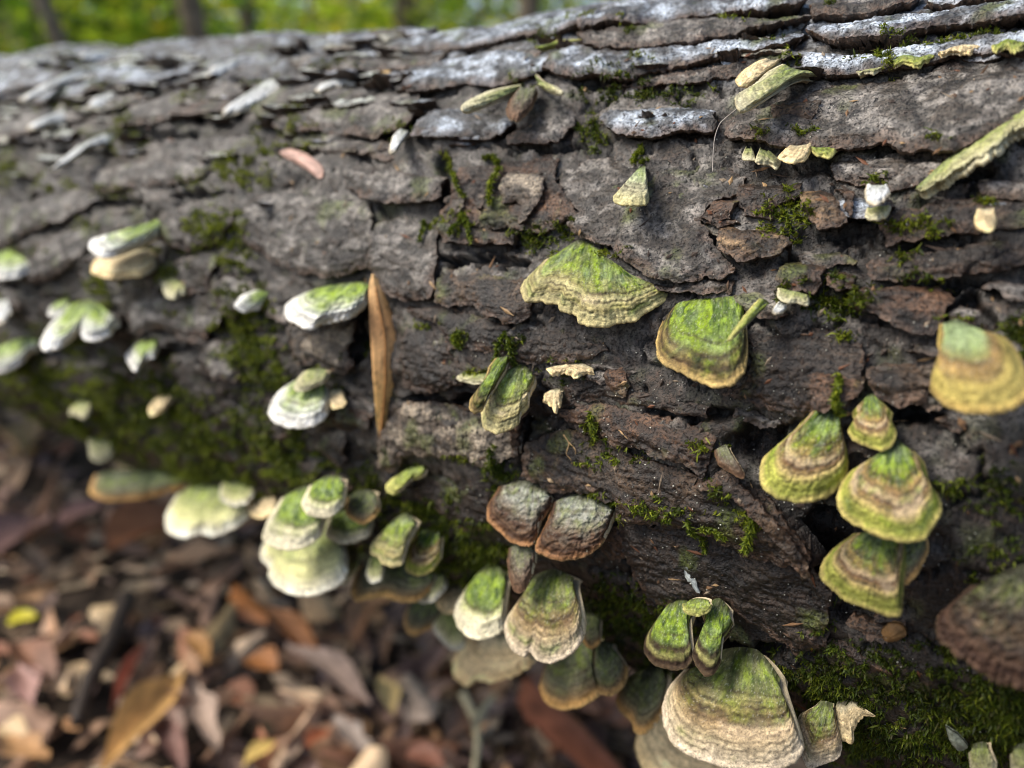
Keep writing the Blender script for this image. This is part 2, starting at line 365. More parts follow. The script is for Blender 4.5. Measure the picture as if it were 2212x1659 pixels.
# outlines measured on the photograph; kind, outline, thickness mm, lower-edge lift mm, offset mm, fibrous
PL = [
 # ridged strips along the crown of the log
 ('blue', [(800,97),(900,78),(985,62),(1110,36),(1240,14),(1300,2),(1290,52),(1190,76),(1125,74),(1060,88),(985,99),(900,104)], 1.4, 1.6, .8),
 ('blue', [(870,160),(905,132),(980,114),(1004,106),(1090,98),(1182,92),(1184,113),(1168,148),(1137,159),(1087,175),(1010,176),(970,180),(927,190),(880,205)], 1.5, 2.2, .6),
 ('blue', [(1172,150),(1184,118),(1240,104),(1340,114),(1475,96),(1600,74),(1742,52),(1735,82),(1690,97),(1600,112),(1550,128),(1475,142),(1400,152),(1355,175),(1290,174),(1205,165)], 1.6, 2.6, .8),
 ('grey', [(1240,80),(1330,62),(1475,40),(1640,24),(1742,8),(1744,32),(1690,48),(1600,70),(1475,96),(1340,112),(1260,102)], 1.3, 2.0, 1.6),
 ('blue', [(1250,40),(1330,22),(1475,6),(1600,-8),(1740,-20),(1744,6),(1640,25),(1475,40),(1330,60),(1250,74)], 1.4, 2.0, 2.0),
 ('grey', [(1310,178),(1400,156),(1480,146),(1560,130),(1640,112),(1735,88),(1738,102),(1690,124),(1600,150),(1520,166),(1475,172),(1380,182)], 1.1, 1.6, .2),
 ('grey', [(1750,8),(1830,-10),(1990,-24),(1985,-4),(1908,20),(1822,38),(1756,34)], 1.5, 2.0, 1.2),
 ('blue', [(1742,72),(1752,50),(1808,38),(1908,18),(1975,13),(2075,8),(2260,0),(2260,42),(2068,52),(2008,62),(1942,92),(1875,104),(1842,104),(1808,94),(1775,84)], 1.6, 2.6, 1.2),
 ('blue', [(1728,100),(1780,94),(1842,112),(1942,98),(2068,66),(2260,56),(2260,104),(2075,112),(1975,134),(1842,158),(1792,162),(1742,152)], 1.3, 1.8, .6),
 ('blue', [(2000,-10),(2120,-30),(2260,-40),(2260,-4),(2100,2),(2010,8)], 1.4, 1.8, 1.6),
 # crown on the left
 ('grey', [(620,118),(740,98),(800,96),(880,104),(970,100),(930,128),(860,142),(760,158),(690,150),(640,140)], 1.3, 1.8, .5),
 ('blue', [(40,215),(107,178),(160,154),(253,140),(400,128),(440,140),(380,160),(300,178),(240,186),(160,206),(90,230)], 1.4, 2.2, .6),
 ('grey', [(-30,270),(60,226),(130,212),(220,196),(300,186),(330,196),(270,222),(190,250),(110,262),(40,292),(-30,310)], 1.3, 2.0, .4),
 ('grey', [(240,250),(320,214),(420,180),(500,165),(570,160),(540,190),(470,216),(400,244),(330,262),(262,274)], 1.3, 1.8, .5),
 ('blue', [(-30,150),(60,140),(170,128),(240,122),(230,140),(130,160),(40,190),(-30,205)], 1.3, 1.8, .6),
 ('red', [(370,232),(420,222),(500,200),(540,196),(520,216),(470,240),(400,252),(372,250)], 1.2, 1.6, 1.5),
 # upper face
 ('grey', [(560,248),(640,240),(737,222),(830,190),(880,168),(905,200),(892,240),(870,265),(822,286),(800,300),(760,294),(700,280),(640,284),(590,272)], 1.3, 1.6, .3),
 ('grey', [(592,290),(640,292),(700,290),(760,302),(810,308),(846,304),(850,332),(838,346),(760,322),(700,320),(650,312)], 1.1, 1.4, .2),
 ('blue', [(886,290),(900,258),(945,226),(1030,218),(1090,236),(1112,262),(1085,281),(1040,298),(1000,303),(960,306),(925,296)], 1.5, 2.0, .5),
 ('grey', [(1090,290),(1126,264),(1190,218),(1238,214),(1236,262),(1204,300),(1175,313),(1140,311),(1096,304)], 1.2, 1.4, .2),
 ('blue', [(1290,260),(1304,247),(1330,228),(1370,222),(1475,206),(1540,226),(1553,272),(1530,288),(1475,288),(1404,301),(1364,300),(1337,291),(1304,281)], 1.5, 2.2, .8),
 ('grey', [(1205,335),(1300,326),(1400,336),(1480,331),(1560,341),(1602,376),(1590,412),(1535,440),(1512,470),(1545,520),(1592,588),(1560,606),(1500,606),(1440,606),(1390,596),(1350,570),(1320,530),(1250,515),(1218,480),(1248,455),(1205,400)], 1.5, 2.4, .2),
 ('grey', [(1470,590),(1540,585),(1580,596),(1582,632),(1520,634),(1455,632)], 1.2, 1.2, .2),
 ('grey', [(1560,300),(1560,260),(1640,232),(1705,214),(1742,190),(1800,168),(2000,140),(2260,104),(2260,236),(2145,294),(2060,345),(1990,330),(1900,312),(1810,326),(1740,322),(1680,326),(1640,312)], 1.8, 2.6, .4),
 ('grey', [(1795,345),(1815,332),(1900,318),(1990,337),(2055,352),(1985,388),(1925,408),(1872,396),(1806,376)], 1.4, 1.6, .0),
 ('tan', [(1660,220),(1700,214),(1760,206),(1772,224),(1752,252),(1715,262),(1675,252)], .8, .6, 2.6, 2),
 # centre-left
 ('grey', [(530,430),(600,400),(690,398),(740,388),(792,430),(802,520),(790,572),(740,592),(690,596),(640,590),(572,562),(526,524),(505,480)], 1.3, 1.6, .2),
 ('grey', [(802,480),(872,450),(936,460),(946,560),(937,640),(915,646),(870,649),(832,636),(806,604),(793,570)], 1.4, 1.8, .5),
 ('grey', [(742,350),(830,356),(880,371),(956,376),(946,422),(930,437),(890,437),(840,439),(782,427),(746,405)], 1.4, 2.0, .7),
 ('brown', [(946,575),(1000,577),(1040,590),(1130,590),(1152,612),(1140,676),(1135,691),(1114,701),(1090,698),(1070,678),(1054,681),(1030,668),(1004,658),(977,661),(950,661),(935,650)], 1.4, 2.0, .8),
 ('dark', [(865,664),(930,662),(1000,672),(1060,692),(1120,712),(1150,692),(1230,702),(1240,742),(1290,742),(1302,762),(1240,786),(1190,791),(1130,781),(1060,761),(1000,756),(962,760),(940,702)], 1.2, 1.4, .0),
 ('dark', [(864,702),(938,704),(958,752),(985,791),(1038,800),(1030,830),(960,842),(900,852),(864,842)], 1.2, 1.4, .1),
 # torn brown patch with a pale flake
 ('red', [(985,360),(1060,350),(1095,332),(1140,322),(1192,320),(1196,380),(1246,456),(1200,482),(1170,502),(1130,496),(1090,482),(1060,492),(1010,500),(960,486),(946,460),(970,410)], 1.3, .8, .6, 2),
 ('wood', [(1130,337),(1147,350),(1170,367),(1180,387),(1174,417),(1164,443),(1137,480),(1124,487),(1124,443),(1104,430),(1084,437),(1084,400),(1100,367)], .8, .8, 3.0, 2),
 ('wood', [(992,415),(1004,425),(1006,445),(996,462),(984,470),(980,450)], .7, .5, 3.0, 2),
 ('wood', [(1040,405),(1046,420),(1044,455),(1036,458),(1032,430)], .6, .5, 2.8, 2),
 ('dark', [(950,468),(985,482),(1060,502),(1120,502),(1116,526),(1040,532),(960,522),(945,492)], 1.4, 1.6, 1.6),
 # brown chunks to the right of the big pitted plate
 ('red', [(1518,470),(1542,433),(1585,418),(1592,434),(1572,473),(1535,484)], 1.6, .8, 2.0),
 ('brown', [(1600,386),(1660,372),(1722,386),(1722,424),(1668,440),(1660,470),(1606,462),(1590,430)], 1.4, .8, 1.6),
 ('tan', [(1726,404),(1768,397),(1802,404),(1828,457),(1834,480),(1776,503),(1762,480),(1736,458)], 1.6, 1.2, 2.4),
 ('red', [(1800,392),(1846,398),(1850,440),(1838,470),(1828,440)], 1.4, 1.0, 1.8),
 ('tan', [(1546,500),(1585,468),(1635,487),(1708,513),(1715,527),(1692,550),(1600,566),(1553,541)], 1.8, 1.4, 2.2),
 ('red', [(1678,603),(1702,557),(1748,551),(1782,574),(1775,613),(1762,637),(1708,634)], 1.7, 1.2, 2.0),
 ('red', [(1785,590),(1820,584),(1842,601),(1848,625),(1812,632),(1788,616)], 1.7, 1.0, 2.0),
 ('red', [(1833,660),(1852,632),(1885,621),(2030,604),(2062,650),(2022,726),(1975,724),(1925,707),(1902,687)], 1.6, 1.8, .8),
 ('dark', [(1870,560),(1960,540),(2080,520),(2240,500),(2240,560),(2090,590),(1960,604),(1880,606)], 1.4, 1.4, .4),
 ('brown', [(1900,470),(1990,440),(2110,420),(2240,390),(2240,470),(2120,496),(1990,520),(1910,530)], 1.4, 1.6, .4),
 ('dark', [(1615,706),(1700,698),(1808,711),(1858,741),(1865,790),(1855,850),(1818,884),(1755,888),(1728,906),(1640,876),(1560,856),(1606,820),(1622,780)], 1.6, 2.4, .2),
 ('red', [(1755,810),(1800,790),(1862,792),(1856,848),(1820,882),(1762,884)], .9, 1.0, 3.2),
 ('brown', [(1878,794),(1975,787),(2008,836),(2008,880),(1928,874),(1892,861)], 1.5, 1.6, .8),
 ('wood', [(1985,790),(2040,760),(2080,800),(2070,850),(2010,850)], 1.2, 1.2, 1.4),
 # middle and lower bands
 ('wood', [(862,868),(925,876),(960,881),(1040,911),(1110,931),(1125,980),(1100,991),(1050,1016),(1035,1011),(1010,998),(970,991),(925,986),(870,986),(866,1014),(816,1015),(815,960),(840,900)], 1.6, 2.6, .6, 1),
 ('red', [(1215,886),(1300,873),(1350,886),(1475,916),(1530,916),(1541,950),(1535,990),(1516,1036),(1495,1016),(1470,1001),(1400,986),(1330,961),(1260,931),(1220,906)], 1.6, 2.8, .8, 2),
 ('dark', [(1210,830),(1320,800),(1340,850),(1420,850),(1530,870),(1520,908),(1350,878),(1300,868),(1220,878)], 1.2, 1.0, .0),
 ('red', [(1310,800),(1345,790),(1362,836),(1352,860),(1312,856)], 1.2, .6, 1.4),
 ('brown', [(1130,960),(1215,926),(1300,966),(1420,1001),(1520,1046),(1546,1001),(1600,1041),(1660,1091),(1720,1151),(1752,1212),(1700,1231),(1640,1201),(1560,1171),(1480,1151),(1400,1131),(1342,1128),(1332,1082),(1260,1062),(1190,1062),(1122,1032)], 1.8, 2.6, .2),
 ('dark', [(1342,1142),(1420,1142),(1490,1158),(1560,1182),(1640,1212),(1700,1241),(1745,1241),(1792,1292),(1770,1402),(1720,1416),(1690,1391),(1620,1341),(1560,1301),(1490,1291),(1420,1301),(1370,1251),(1346,1201)], 1.6, 2.4, .2),
 ('brown', [(1500,1052),(1560,1010),(1620,1060),(1692,1116),(1732,1182),(1762,1240),(1738,1236),(1690,1170),(1640,1110),(1580,1062)], 1.6, 1.0, 3.2),
 ('dark', [(882,1060),(950,1036),(1046,1050),(1050,1110),(1056,1140),(1010,1150),(950,1112),(902,1086)], 1.3, 1.4, .3),
 ('red', [(1110,880),(1140,870),(1128,930),(1118,985),(1100,985)], 1.3, .6, 1.6, 1),
 ('wood', [(626,698),(690,701),(750,691),(756,730),(745,760),(760,790),(735,806),(690,796),(650,791),(626,780)], 1.6, 1.2, .8, 1),
 ('wood', [(700,940),(730,930),(742,960),(738,1020),(712,1000),(678,972)], 1.3, 2.0, 1.2, 1),
 ('grey', [(456,622),(476,589),(510,591),(546,622),(522,660),(500,692),(470,680)], 1.3, 1.4, 1.0),
 ('grey', [(290,722),(333,711),(400,728),(450,714),(470,702),(462,650),(400,640),(330,642),(282,652),(270,692)], 1.4, 1.8, .4),
 ('grey', [(428,786),(430,733),(483,741),(520,813),(510,824),(460,821)], 1.4, 1.8, .4),
 ('grey', [(620,856),(690,850),(760,862),(800,880),(790,930),(740,920),(690,940),(640,930)], 1.2, 1.4, .0),
 ('grey', [(180,372),(260,350),(360,332),(440,330),(470,350),(430,380),(340,396),(250,410),(190,412)], 1.3, 1.8, .3),
 ('grey', [(60,560),(130,500),(190,470),(200,510),(160,560),(110,600),(70,610)], 1.3, 1.8, .5),
 ('grey', [(-30,460),(60,430),(150,400),(210,416),(170,450),(90,490),(10,530),(-30,540)], 1.4, 2.0, .4),
 ('grey', [(330,470),(420,430),(490,420),(500,470),(470,520),(400,540),(340,520)], 1.3, 1.8, .2),
 ('grey', [(330,590),(400,548),(470,540),(450,600),(440,632),(380,640),(330,630)], 1.3, 1.8, .2),
 ('dark', [(560,880),(600,850),(640,870),(640,930),(600,960),(560,940)], 1.2, 1.4, .0),
]
for p in PL: plate(*p)

# small loose flakes between the big plates
def flakes():
    k = 0
    while k < 95:
        x, y = rng.uniform(-20, 2230), rng.uniform(60, 1500)
        lo = 880+.92*x if x < 1400 else 2000
        if y > lo-60 or y < 150-.09*x: continue
        a = np.array([x+1430, y-270.]); a /= np.linalg.norm(a); b = np.array([-a[1], a[0]]); sc = .55+.45*x/1500
        L = rng.uniform(26, 74)*sc; H = L*rng.uniform(.22, .5)
        th = np.linspace(0, 6.283, 11)[:-1]+rng.uniform(-.2, .2, 10); rr = rng.uniform(.65, 1.15, 10)
        poly = np.array([x, y])+(np.cos(th)*rr*L)[:, None]*a+(np.sin(th)*rr*H)[:, None]*b
        f = (y-(70-.05*x))/(900-70+.4*x); kind = (['blue','grey','grey'] if f < .3 else ['grey','grey','brown','dark'] if f < .62 else ['dark','brown','red'])[int(rng.integers(0, 3))]
        plate(kind, poly, rng.uniform(.6, 1.1), rng.uniform(.8, 2.0), rng.uniform(-.1, .6)); k += 1
flakes()

def pale_flakes():
    k = 0
    while k < 120:
        x, y = rng.uniform(-20, 900)*(1 if rng.random() < .75 else 2.4), rng.uniform(66, 470)
        if y < 140-.085*x or y > 320-.1*x+rng.normal()*70: continue
        a = np.array([x+1430, y-270.-90]); a /= np.linalg.norm(a); b = np.array([-a[1], a[0]]); sc = .6+.4*x/1500
        L = rng.uniform(18, 74)*sc; H = L*rng.uniform(.14, .36); n = 13
        th = np.linspace(0, 6.283, n+1)[:-1]+rng.uniform(-.2, .2, n); rr = rng.uniform(.55, 1.2, n)
        poly = np.array([x, y])+(np.cos(th)*rr*L)[:, None]*a+(np.sin(th)*rr*H)[:, None]*b
        plate(['silver', 'pale', 'blue', 'silver'][int(rng.integers(0, 4))], poly, rng.uniform(.4, .8), rng.uniform(1.5, 5.0), rng.uniform(.2, 1.6)); k += 1
pale_flakes()
# ------------------------------------------------------------------ bracket fungi
ST = {  # colour along the cap from root (0) to margin (1); lines = thin dark growth rings; green = algae (to which radius, strength)
 'fan': dict(g=[(0,(166,172,120)),(.25,(150,160,84)),(.5,(176,174,100)),(.62,(168,156,96)),(.7,(216,204,140)),(.8,(196,180,112)),(.88,(218,206,142)),(1,(206,190,128))],
             l=[(.52,.008,.5),(.61,.013,.8),(.725,.015,1.),(.79,.006,.5),(.855,.010,.8),(.93,.006,.5)], green=(.58,1.0), ridge=1.0),
 'shell': dict(g=[(0,(150,176,140)),(.25,(128,150,74)),(.38,(140,118,60)),(.5,(186,146,86)),(.6,(216,186,140)),(.66,(130,92,56)),(.74,(204,178,104)),(.82,(176,176,66)),(.92,(168,172,60)),(1,(204,186,96))],
             l=[(.4,.016,.9),(.53,.012,.7),(.64,.014,1.),(.71,.008,.7),(.80,.006,.5),(.9,.006,.4)], green=(.45,1.0), ridge=.9),
 'yellow': dict(g=[(0,(150,172,120)),(.3,(164,182,124)),(.42,(150,144,84)),(.5,(150,118,66)),(.62,(172,142,76)),(.72,(190,168,80)),(.88,(204,184,92)),(1,(190,160,80))],
             l=[(.47,.03,.5),(.66,.02,.5)], green=(.3,.35), ridge=.6),
 'mossy': dict(g=[(0,(120,134,84)),(.35,(130,158,56)),(.6,(140,160,70)),(.74,(104,84,50)),(.82,(150,130,74)),(.88,(84,62,40)),(.95,(190,160,90)),(1,(200,168,96))],
             l=[(.55,.02,.5),(.72,.035,.9),(.85,.035,.95),(.95,.02,.6)], green=(.7,1.0), ridge=.6),
 'dkring': dict(g=[(0,(120,134,84)),(.35,(130,158,56)),(.62,(140,160,70)),(.70,(74,60,42)),(.77,(84,68,46)),(.82,(176,170,96)),(.87,(150,140,80)),(.91,(60,46,34)),(1,(88,68,46))], l=[(.5,.02,.6),(.73,.03,1),(.93,.03,1)], green=(.66,1.0), ridge=.6),
 'white': dict(g=[(0,(150,170,96)),(.3,(160,184,90)),(.5,(196,206,150)),(.62,(222,224,200)),(.7,(190,196,176)),(.78,(236,236,224)),(1,(244,240,230))],
             l=[(.58,.02,.6),(.72,.012,.4),(.84,.012,.5)], green=(.55,.95), ridge=.5),
 'bleach': dict(g=[(0,(176,176,164)),(.3,(222,224,220)),(.8,(240,242,240)),(1,(214,200,170))], l=[(.5,.02,.3)], green=(.25,.3), ridge=1.4),
 'cream': dict(g=[(0,(110,128,72)),(.4,(132,158,60)),(.6,(120,132,70)),(.68,(216,208,160)),(.85,(236,226,190)),(1,(238,226,188))],
             l=[(.62,.03,.5),(.8,.015,.3)], green=(.62,.95), ridge=.7),
 'haze': dict(g=[(0,(134,146,88)),(.4,(176,178,110)),(.75,(206,202,140)),(.86,(232,224,180)),(1,(246,240,216))], l=[(.55,.03,.25)], green=(.5,.6), ridge=.6),
 'grey': dict(g=[(0,(96,96,78)),(.4,(104,106,84)),(.7,(122,116,90)),(.85,(160,132,88)),(.94,(208,158,84)),(1,(216,170,96))],
             l=[(.4,.02,.5),(.55,.02,.5),(.7,.02,.6),(.82,.015,.5)], green=(.6,.5), ridge=.9),
 'dark': dict(g=[(0,(168,168,156)),(.35,(184,182,170)),(.55,(132,114,94)),(.68,(92,62,44)),(.78,(118,88,62)),(.86,(84,58,42)),(.93,(136,94,58)),(1,(176,126,76))],
             l=[(.6,.02,.7),(.68,.02,.7),(.76,.015,.7),(.84,.015,.7),(.91,.012,.6)], green=(.4,.4), ridge=1.2, mot=(124,116,102)),
 'rough': dict(g=[(0,(96,98,70)),(.3,(124,112,92)),(.5,(90,66,52)),(.6,(150,120,90)),(.7,(70,54,48)),(.8,(130,96,72)),(.9,(84,58,46)),(1,(110,80,60))], l=[(.45,.03,.7),(.62,.03,.8),(.78,.03,.7)], green=(.45,.4), ridge=2.0, mot=(60,48,38)),
 'beige': dict(g=[(0,(140,142,96)),(.3,(146,142,88)),(.5,(150,128,82)),(.6,(126,98,64)),(.7,(192,164,116)),(.85,(222,200,160)),(1,(230,210,178))],
             l=[(.34,.015,.6),(.46,.014,.7),(.55,.016,.8),(.63,.012,.6),(.72,.01,.5),(.79,.01,.5),(.86,.008,.45),(.92,.008,.4)], green=(.48,.8), ridge=1.1),
 'moth': dict(g=[(0,(160,176,120)),(.4,(190,196,150)),(.6,(206,200,160)),(1,(206,196,136))], l=[(.5,.03,.6),(.6,.03,.8),(.7,.02,.5)], green=(.3,.5), ridge=.8),
 'pale': dict(g=[(0,(190,180,152)),(.4,(222,196,146)),(.75,(244,218,164)),(1,(250,218,154))], l=[(.45,.02,.4),(.6,.02,.4),(.75,.02,.4)], green=(.2,.2), ridge=.9),
 'nub': dict(g=[(0,(160,172,104)),(.5,(196,190,132)),(1,(214,206,168))], l=[(.6,.03,.3)], green=(.6,.5), ridge=.5),
 'lime': dict(g=[(0,(120,136,60)),(.5,(170,176,76)),(1,(206,200,110))], l=[(.5,.03,.3)], green=(.7,.7), ridge=.5),
 'bark': dict(g=[(0,(130,128,108)),(.5,(112,100,84)),(1,(120,86,60))], l=[(.7,.03,.5)], green=(.4,.3), ridge=.8),
}
GA, GB, GC = lin((136,160,34)), lin((56,80,22)), lin((176,192,150))
def cap_color(style, r, t, x, y, sd, ar, nr):
    s = ST[style]; rw = np.clip(r + .035*f2(t*5*ar, r*1.5, sd, 3) + .02*f2(t*22*ar, r*5, sd+2, 2), 0, 1)
    gs = np.array([a for a, _ in s['g']]); gc = np.array([lin(c) for _, c in s['g']]); gl = gc@np.array([.3, .6, .1]); gc = gc*.92+gl[:, None]*.08
    c = np.stack([np.interp(rw, gs, gc[:, k]) for k in range(3)], 1)
    c = c*(1 + .34*f2(t*9*ar, r*3, sd+4, 4))[:, None]; c = c*(1+.22*n2(t*3, r*26+n2(t*6*ar, r, sd), sd+27))[:, None]
    if s.get('mot'): mm = sst(-.2, .25, f2(x/24, y/18, sd+31, 4)); c = mix(c, lin(s['mot'])*(1+.3*f2(x/7, y/7, sd+33, 3))[:, None], mm*.8*sst(.85, .6, rw))
    gr, gst = s['green']; band = n2(r*9+.5*n2(t*5*ar, r*2, sd), t*1.6, sd+6)
    m = sst(gr+.30, gr-.20, rw + .20*f2(t*7*ar, r*4, sd, 4) + .16*band)*gst
    c = c*(1+.30*n2(r*42+1.2*n2(t*4*ar, r*2, sd+71), t*2.2, sd+73)+.15*n2(r*90, t*5, sd+75))[:, None]
    m = np.clip(m*(.72+.55*f2(t*16*ar, r*6, sd+29, 4)), 0, 1)
    hue = sst(-.35, .35, f2(t*9*ar, r*5, sd+8, 4)); g = mix(GA, GB, hue)
    g = mix(g, GC, .30*sst(.05, .5, f2(t*6*ar, r*4, sd+12, 3))); g = g*(1+.45*n2(t*40*ar, r*3, sd+21)+.35*band)[:, None]
    c = mix(c, np.clip(g, 0, 1), m)
    for k, (rc, wd, st) in enumerate(s['l']):
        a = min(1, st*1.35)*np.exp(-((rw-rc)/max(wd*1.15, .9/max(ar*0+nr, 1)))**2)*np.clip(.75+.9*n2(t*6*ar, r*0+k, sd), 0, 1); c = mix(c, c*.15+lin((70, 50, 34))*.6, a)
    rt = sst(.16, .0, r+.06*f2(t*5*ar, r*6, sd+41, 3)); c = mix(c, lin((58, 56, 40)), rt*.75)
    if style in ('shell', 'fan', 'beige'):
        m2 = np.exp(-((rw-.86)/.06)**2)*sst(-.1, .35, f2(t*4*ar, r*3, sd+51, 3)); c = mix(c, g*1.15, np.clip(m2, 0, 1)*.6)
        hl = np.exp(-((rw-.69)/.07)**2)*sst(.0, .4, f2(t*3*ar, r*2, sd+53, 2)); c = mix(c, lin((232,206,170)), hl*.55)
    c = c*(1+.16*n2(t*70*ar, r*3, sd+5))[:, None]
    sp = sst(.42, .6, f2(x/3.2, y/3.2, sd+14, 2)); c = mix(c, lin((206, 206, 190)), sp*.35*sst(.9, .5, r))
    pk = sst(.45, .62, f2(x/4.0, y/4.0, sd+19, 2)); return mix(c, c*.35, pk*.8)*(.95 if style in ('white', 'cream', 'haze', 'pale') else .8)
def spline(P, n, closed=False):
    P = np.asarray(P, float)
    if len(P) == 1: P = np.repeat(P, 2, 0)
    seg = np.r_[0, np.cumsum(np.linalg.norm(np.diff(P, axis=0), axis=1)+1e-6)]; q = np.linspace(0, seg[-1], n)
    i = np.clip(np.searchsorted(seg, q, 'right')-1, 0, len(P)-2); f = ((q-seg[i])/(seg[i+1]-seg[i]))[:, None]
    p0 = P[np.maximum(i-1, 0)]; p1 = P[i]; p2 = P[i+1]; p3 = P[np.minimum(i+2, len(P)-1)]
    return .5*((2*p1)+(p2-p0)*f+(2*p0-5*p1+4*p2-p3)*f*f+(3*p1-p0-3*p2+p3)*f**3)*.7 + .3*(p1*(1-f)+p2*f)
fcount = [0]
FUNGI_AT = []
def fungus(label, style, root, margin, tilt=38, out=0.0, wav=1.0, th=None, name='bracket_fungus', cat='fungus', group='bracket fungi growing on the log', pores=True, dome=.11, col_mul=1.0):
    fcount[0] += 1; sd = fcount[0]*5.13
    root = np.asarray(root, float).reshape(-1, 2); margin = np.asarray(margin, float)
    if style == 'bleach': dome, th, wav = .02, .0006, wav*1.7
    ml = np.linalg.norm(np.diff(margin, axis=0), axis=1).sum(); rc, mc = root.mean(0), margin.mean(0)
    size_f = max(np.linalg.norm(margin-rc, axis=1).max(), 8.0)
    bow = np.linalg.norm(root[-1]-root[0])*.10; away = (rc-mc)/(np.linalg.norm(rc-mc)+1e-6)
    nt_ = int(np.clip(ml/2.6, 16, 170)); nr = int(np.clip(size_f/2.6, 9, 90))
    t = np.linspace(0, 1, nt_); M = spline(margin, nt_); Rr = spline(root, nt_)+away*(bow*np.sin(np.pi*t))[:, None]
    ar = ml/size_f/2.2
    # frilled margin
    dirn = M-Rr; L = np.linalg.norm(dirn, axis=1)[:, None]+1e-6; env = np.clip(np.minimum(t, 1-t)*8, .15, 1)[:, None]
    M = M + dirn/L*wav*env*(2.6*n2(t*ml/18, t*0, sd)[:, None]+2.2*n2(t*ml/7, t*0, sd+1)[:, None])
    # frame on the log
    u, ph = cast(rc[None], out); n = normal(ph)[0]; Q = pos(u, ph, hlow_p(u, ph)+out)[0]
    um, pm = cast(mc[None], out); G = pos(um, pm, hlow_p(um, pm)+out)[0]-Q
    depth = (Q-CAM)@FW; size = size_f*S*depth/FPX
    e = None
    if len(root) > 1 and np.linalg.norm(root[-1]-root[0]) > .45*np.linalg.norm(mc-rc):
        ue, pe = cast(root[[0, -1]], out); A = pos(ue, pe, hlow_p(ue, pe)+out); e = A[1]-A[0]
        if np.linalg.norm(e) < .25*size: e = None
    if e is None: e = np.cross(n, G) if np.linalg.norm(G) > 1e-5 else D
    e = e-(e@n)*n; e /= np.linalg.norm(e); g0 = np.cross(e, n)
    rd = rays(mc[None])[0]; scr = mc-rc; side = (g0@RT)*scr[0]-(g0@UP)*scr[1]
    if side < 0: g0 = -g0
    a = math.radians(min(82, tilt+24*float(sst(-.1, -.6, ph[0])))); gg = math.cos(a)*g0+math.sin(a)*n; m = np.cross(e, gg)
    if m@n < 0: m = -m
    tc = (CAM-Q)/np.linalg.norm(CAM-Q)
    if m@tc < .34: m = m+tc*(.34-m@tc)*1.5; m /= np.linalg.norm(m)
    rr = np.linspace(0, 1, nr)
    RR, TT = np.meshgrid(rr, t, indexing='ij'); r = RR.ravel(); tt = TT.ravel()
    XY = Rr[None]*(1-RR[..., None])+M[None]*RR[..., None]; XY = XY.reshape(-1, 2)
    s = ST[style]
    rid = np.zeros_like(r)
    for (rcn, wd, st) in s['l']: rid -= st*np.exp(-((r+.02*n2(tt*5*ar, r*0, sd)-rcn)/(wd*1.6))**2)
    rid += .5*n2(r*13+.4*n2(tt*4*ar, r*0, sd), tt*1.5, sd+3)
    dl = size*(dome*np.sin(np.pi*np.clip(r, 0, 1)**.8)*(1-.5*(2*tt-1)**2) - .05*sst(.75, 1, r) - .10*(2*tt-1)**2*r + wav*.045*r**2*n2(tt*5.5*ar, r*1.2, sd+9))
    dl = dl + .00015*s['ridge']*rid*min(1, size/.015) + .00022*f2(XY[:, 0]/9, XY[:, 1]/9, sd+2, 5) + .00012*n2(tt*60*ar, r*2.5, sd+61)*r*min(1, size/.012) + (.0006*f2(XY[:, 0]/16, XY[:, 1]/11, sd+63, 4) if s.get('mot') else 0)
    def place(xy, d):
        v = rays(xy); k = ((Q-CAM)@m+d)/(v@m); return CAM+v*k[:, None]
    T = place(XY, dl)
    th0 = th if th else float(np.clip(size*.05, .0005, .0015))
    # root rim pressed into the bark
    emb = np.exp(-r*nr/2.5)[:, None]*.0012*n; T = T-emb
    edge = T[-nt_:]; od = edge-T[-2*nt_:-nt_]; od -= (od@m)[:, None]*m; od /= np.linalg.norm(od, axis=1)[:, None]+1e-9
    r1 = edge+od*th0*.32-m*th0*.22; r2 = edge+od*th0*.36-m*th0*.6; r3 = edge-m*th0
    col = cap_color(style, r, tt, XY[:, 0], XY[:, 1], sd, ar, nr)*col_mul
    ce = col[-nt_:]; rim = ce*.8+.2*lin((214, 190, 140))*col_mul
    V = np.concatenate([T, r1, r2, r3]); C = np.concatenate([col, rim, rim, rim*.95])
    F = grid_faces(nr+3, nt_)
    a0, b0, c0 = T[0*nt_+nt_//2], T[nt_+nt_//2+1], T[nt_+nt_//2]
    q = F[(nr//2)*(nt_-1)+nt_//2]; nn = np.cross(V[q[1]]-V[q[0]], V[q[2]]-V[q[0]])
    if nn@m < 0: F = F[:, ::-1]
    base = Q
    root_o = empty(name, base); tag(root_o, label, cat, group)
    obj('cap', V, [F], CAPM, root_o, C, base)
    if pores:
        kr = np.array([1, .85, .6, .3, .02]); idx = [int(round(k*(nr-1))) for k in kr]
        rows = [r3]+[T[i*nt_:(i+1)*nt_]-m*(th0+(1-k)*size*.10)-n*0.0005*(1-k) for i, k in zip(idx[1:], kr[1:])]
        pv = np.concatenate(rows); pf = grid_faces(len(rows), nt_)
        q = pf[nt_//2]; nn = np.cross(pv[q[1]]-pv[q[0]], pv[q[2]]-pv[q[0]])
        if nn@m > 0: pf = pf[:, ::-1]
        pc = lin((206, 190, 156))*(1+.15*f2(pv[:, 0]*300, pv[:, 2]*300, sd, 3))[:, None]
        obj('pore_surface', pv, [pf], PORE, root_o, pc, base)
    return root_o
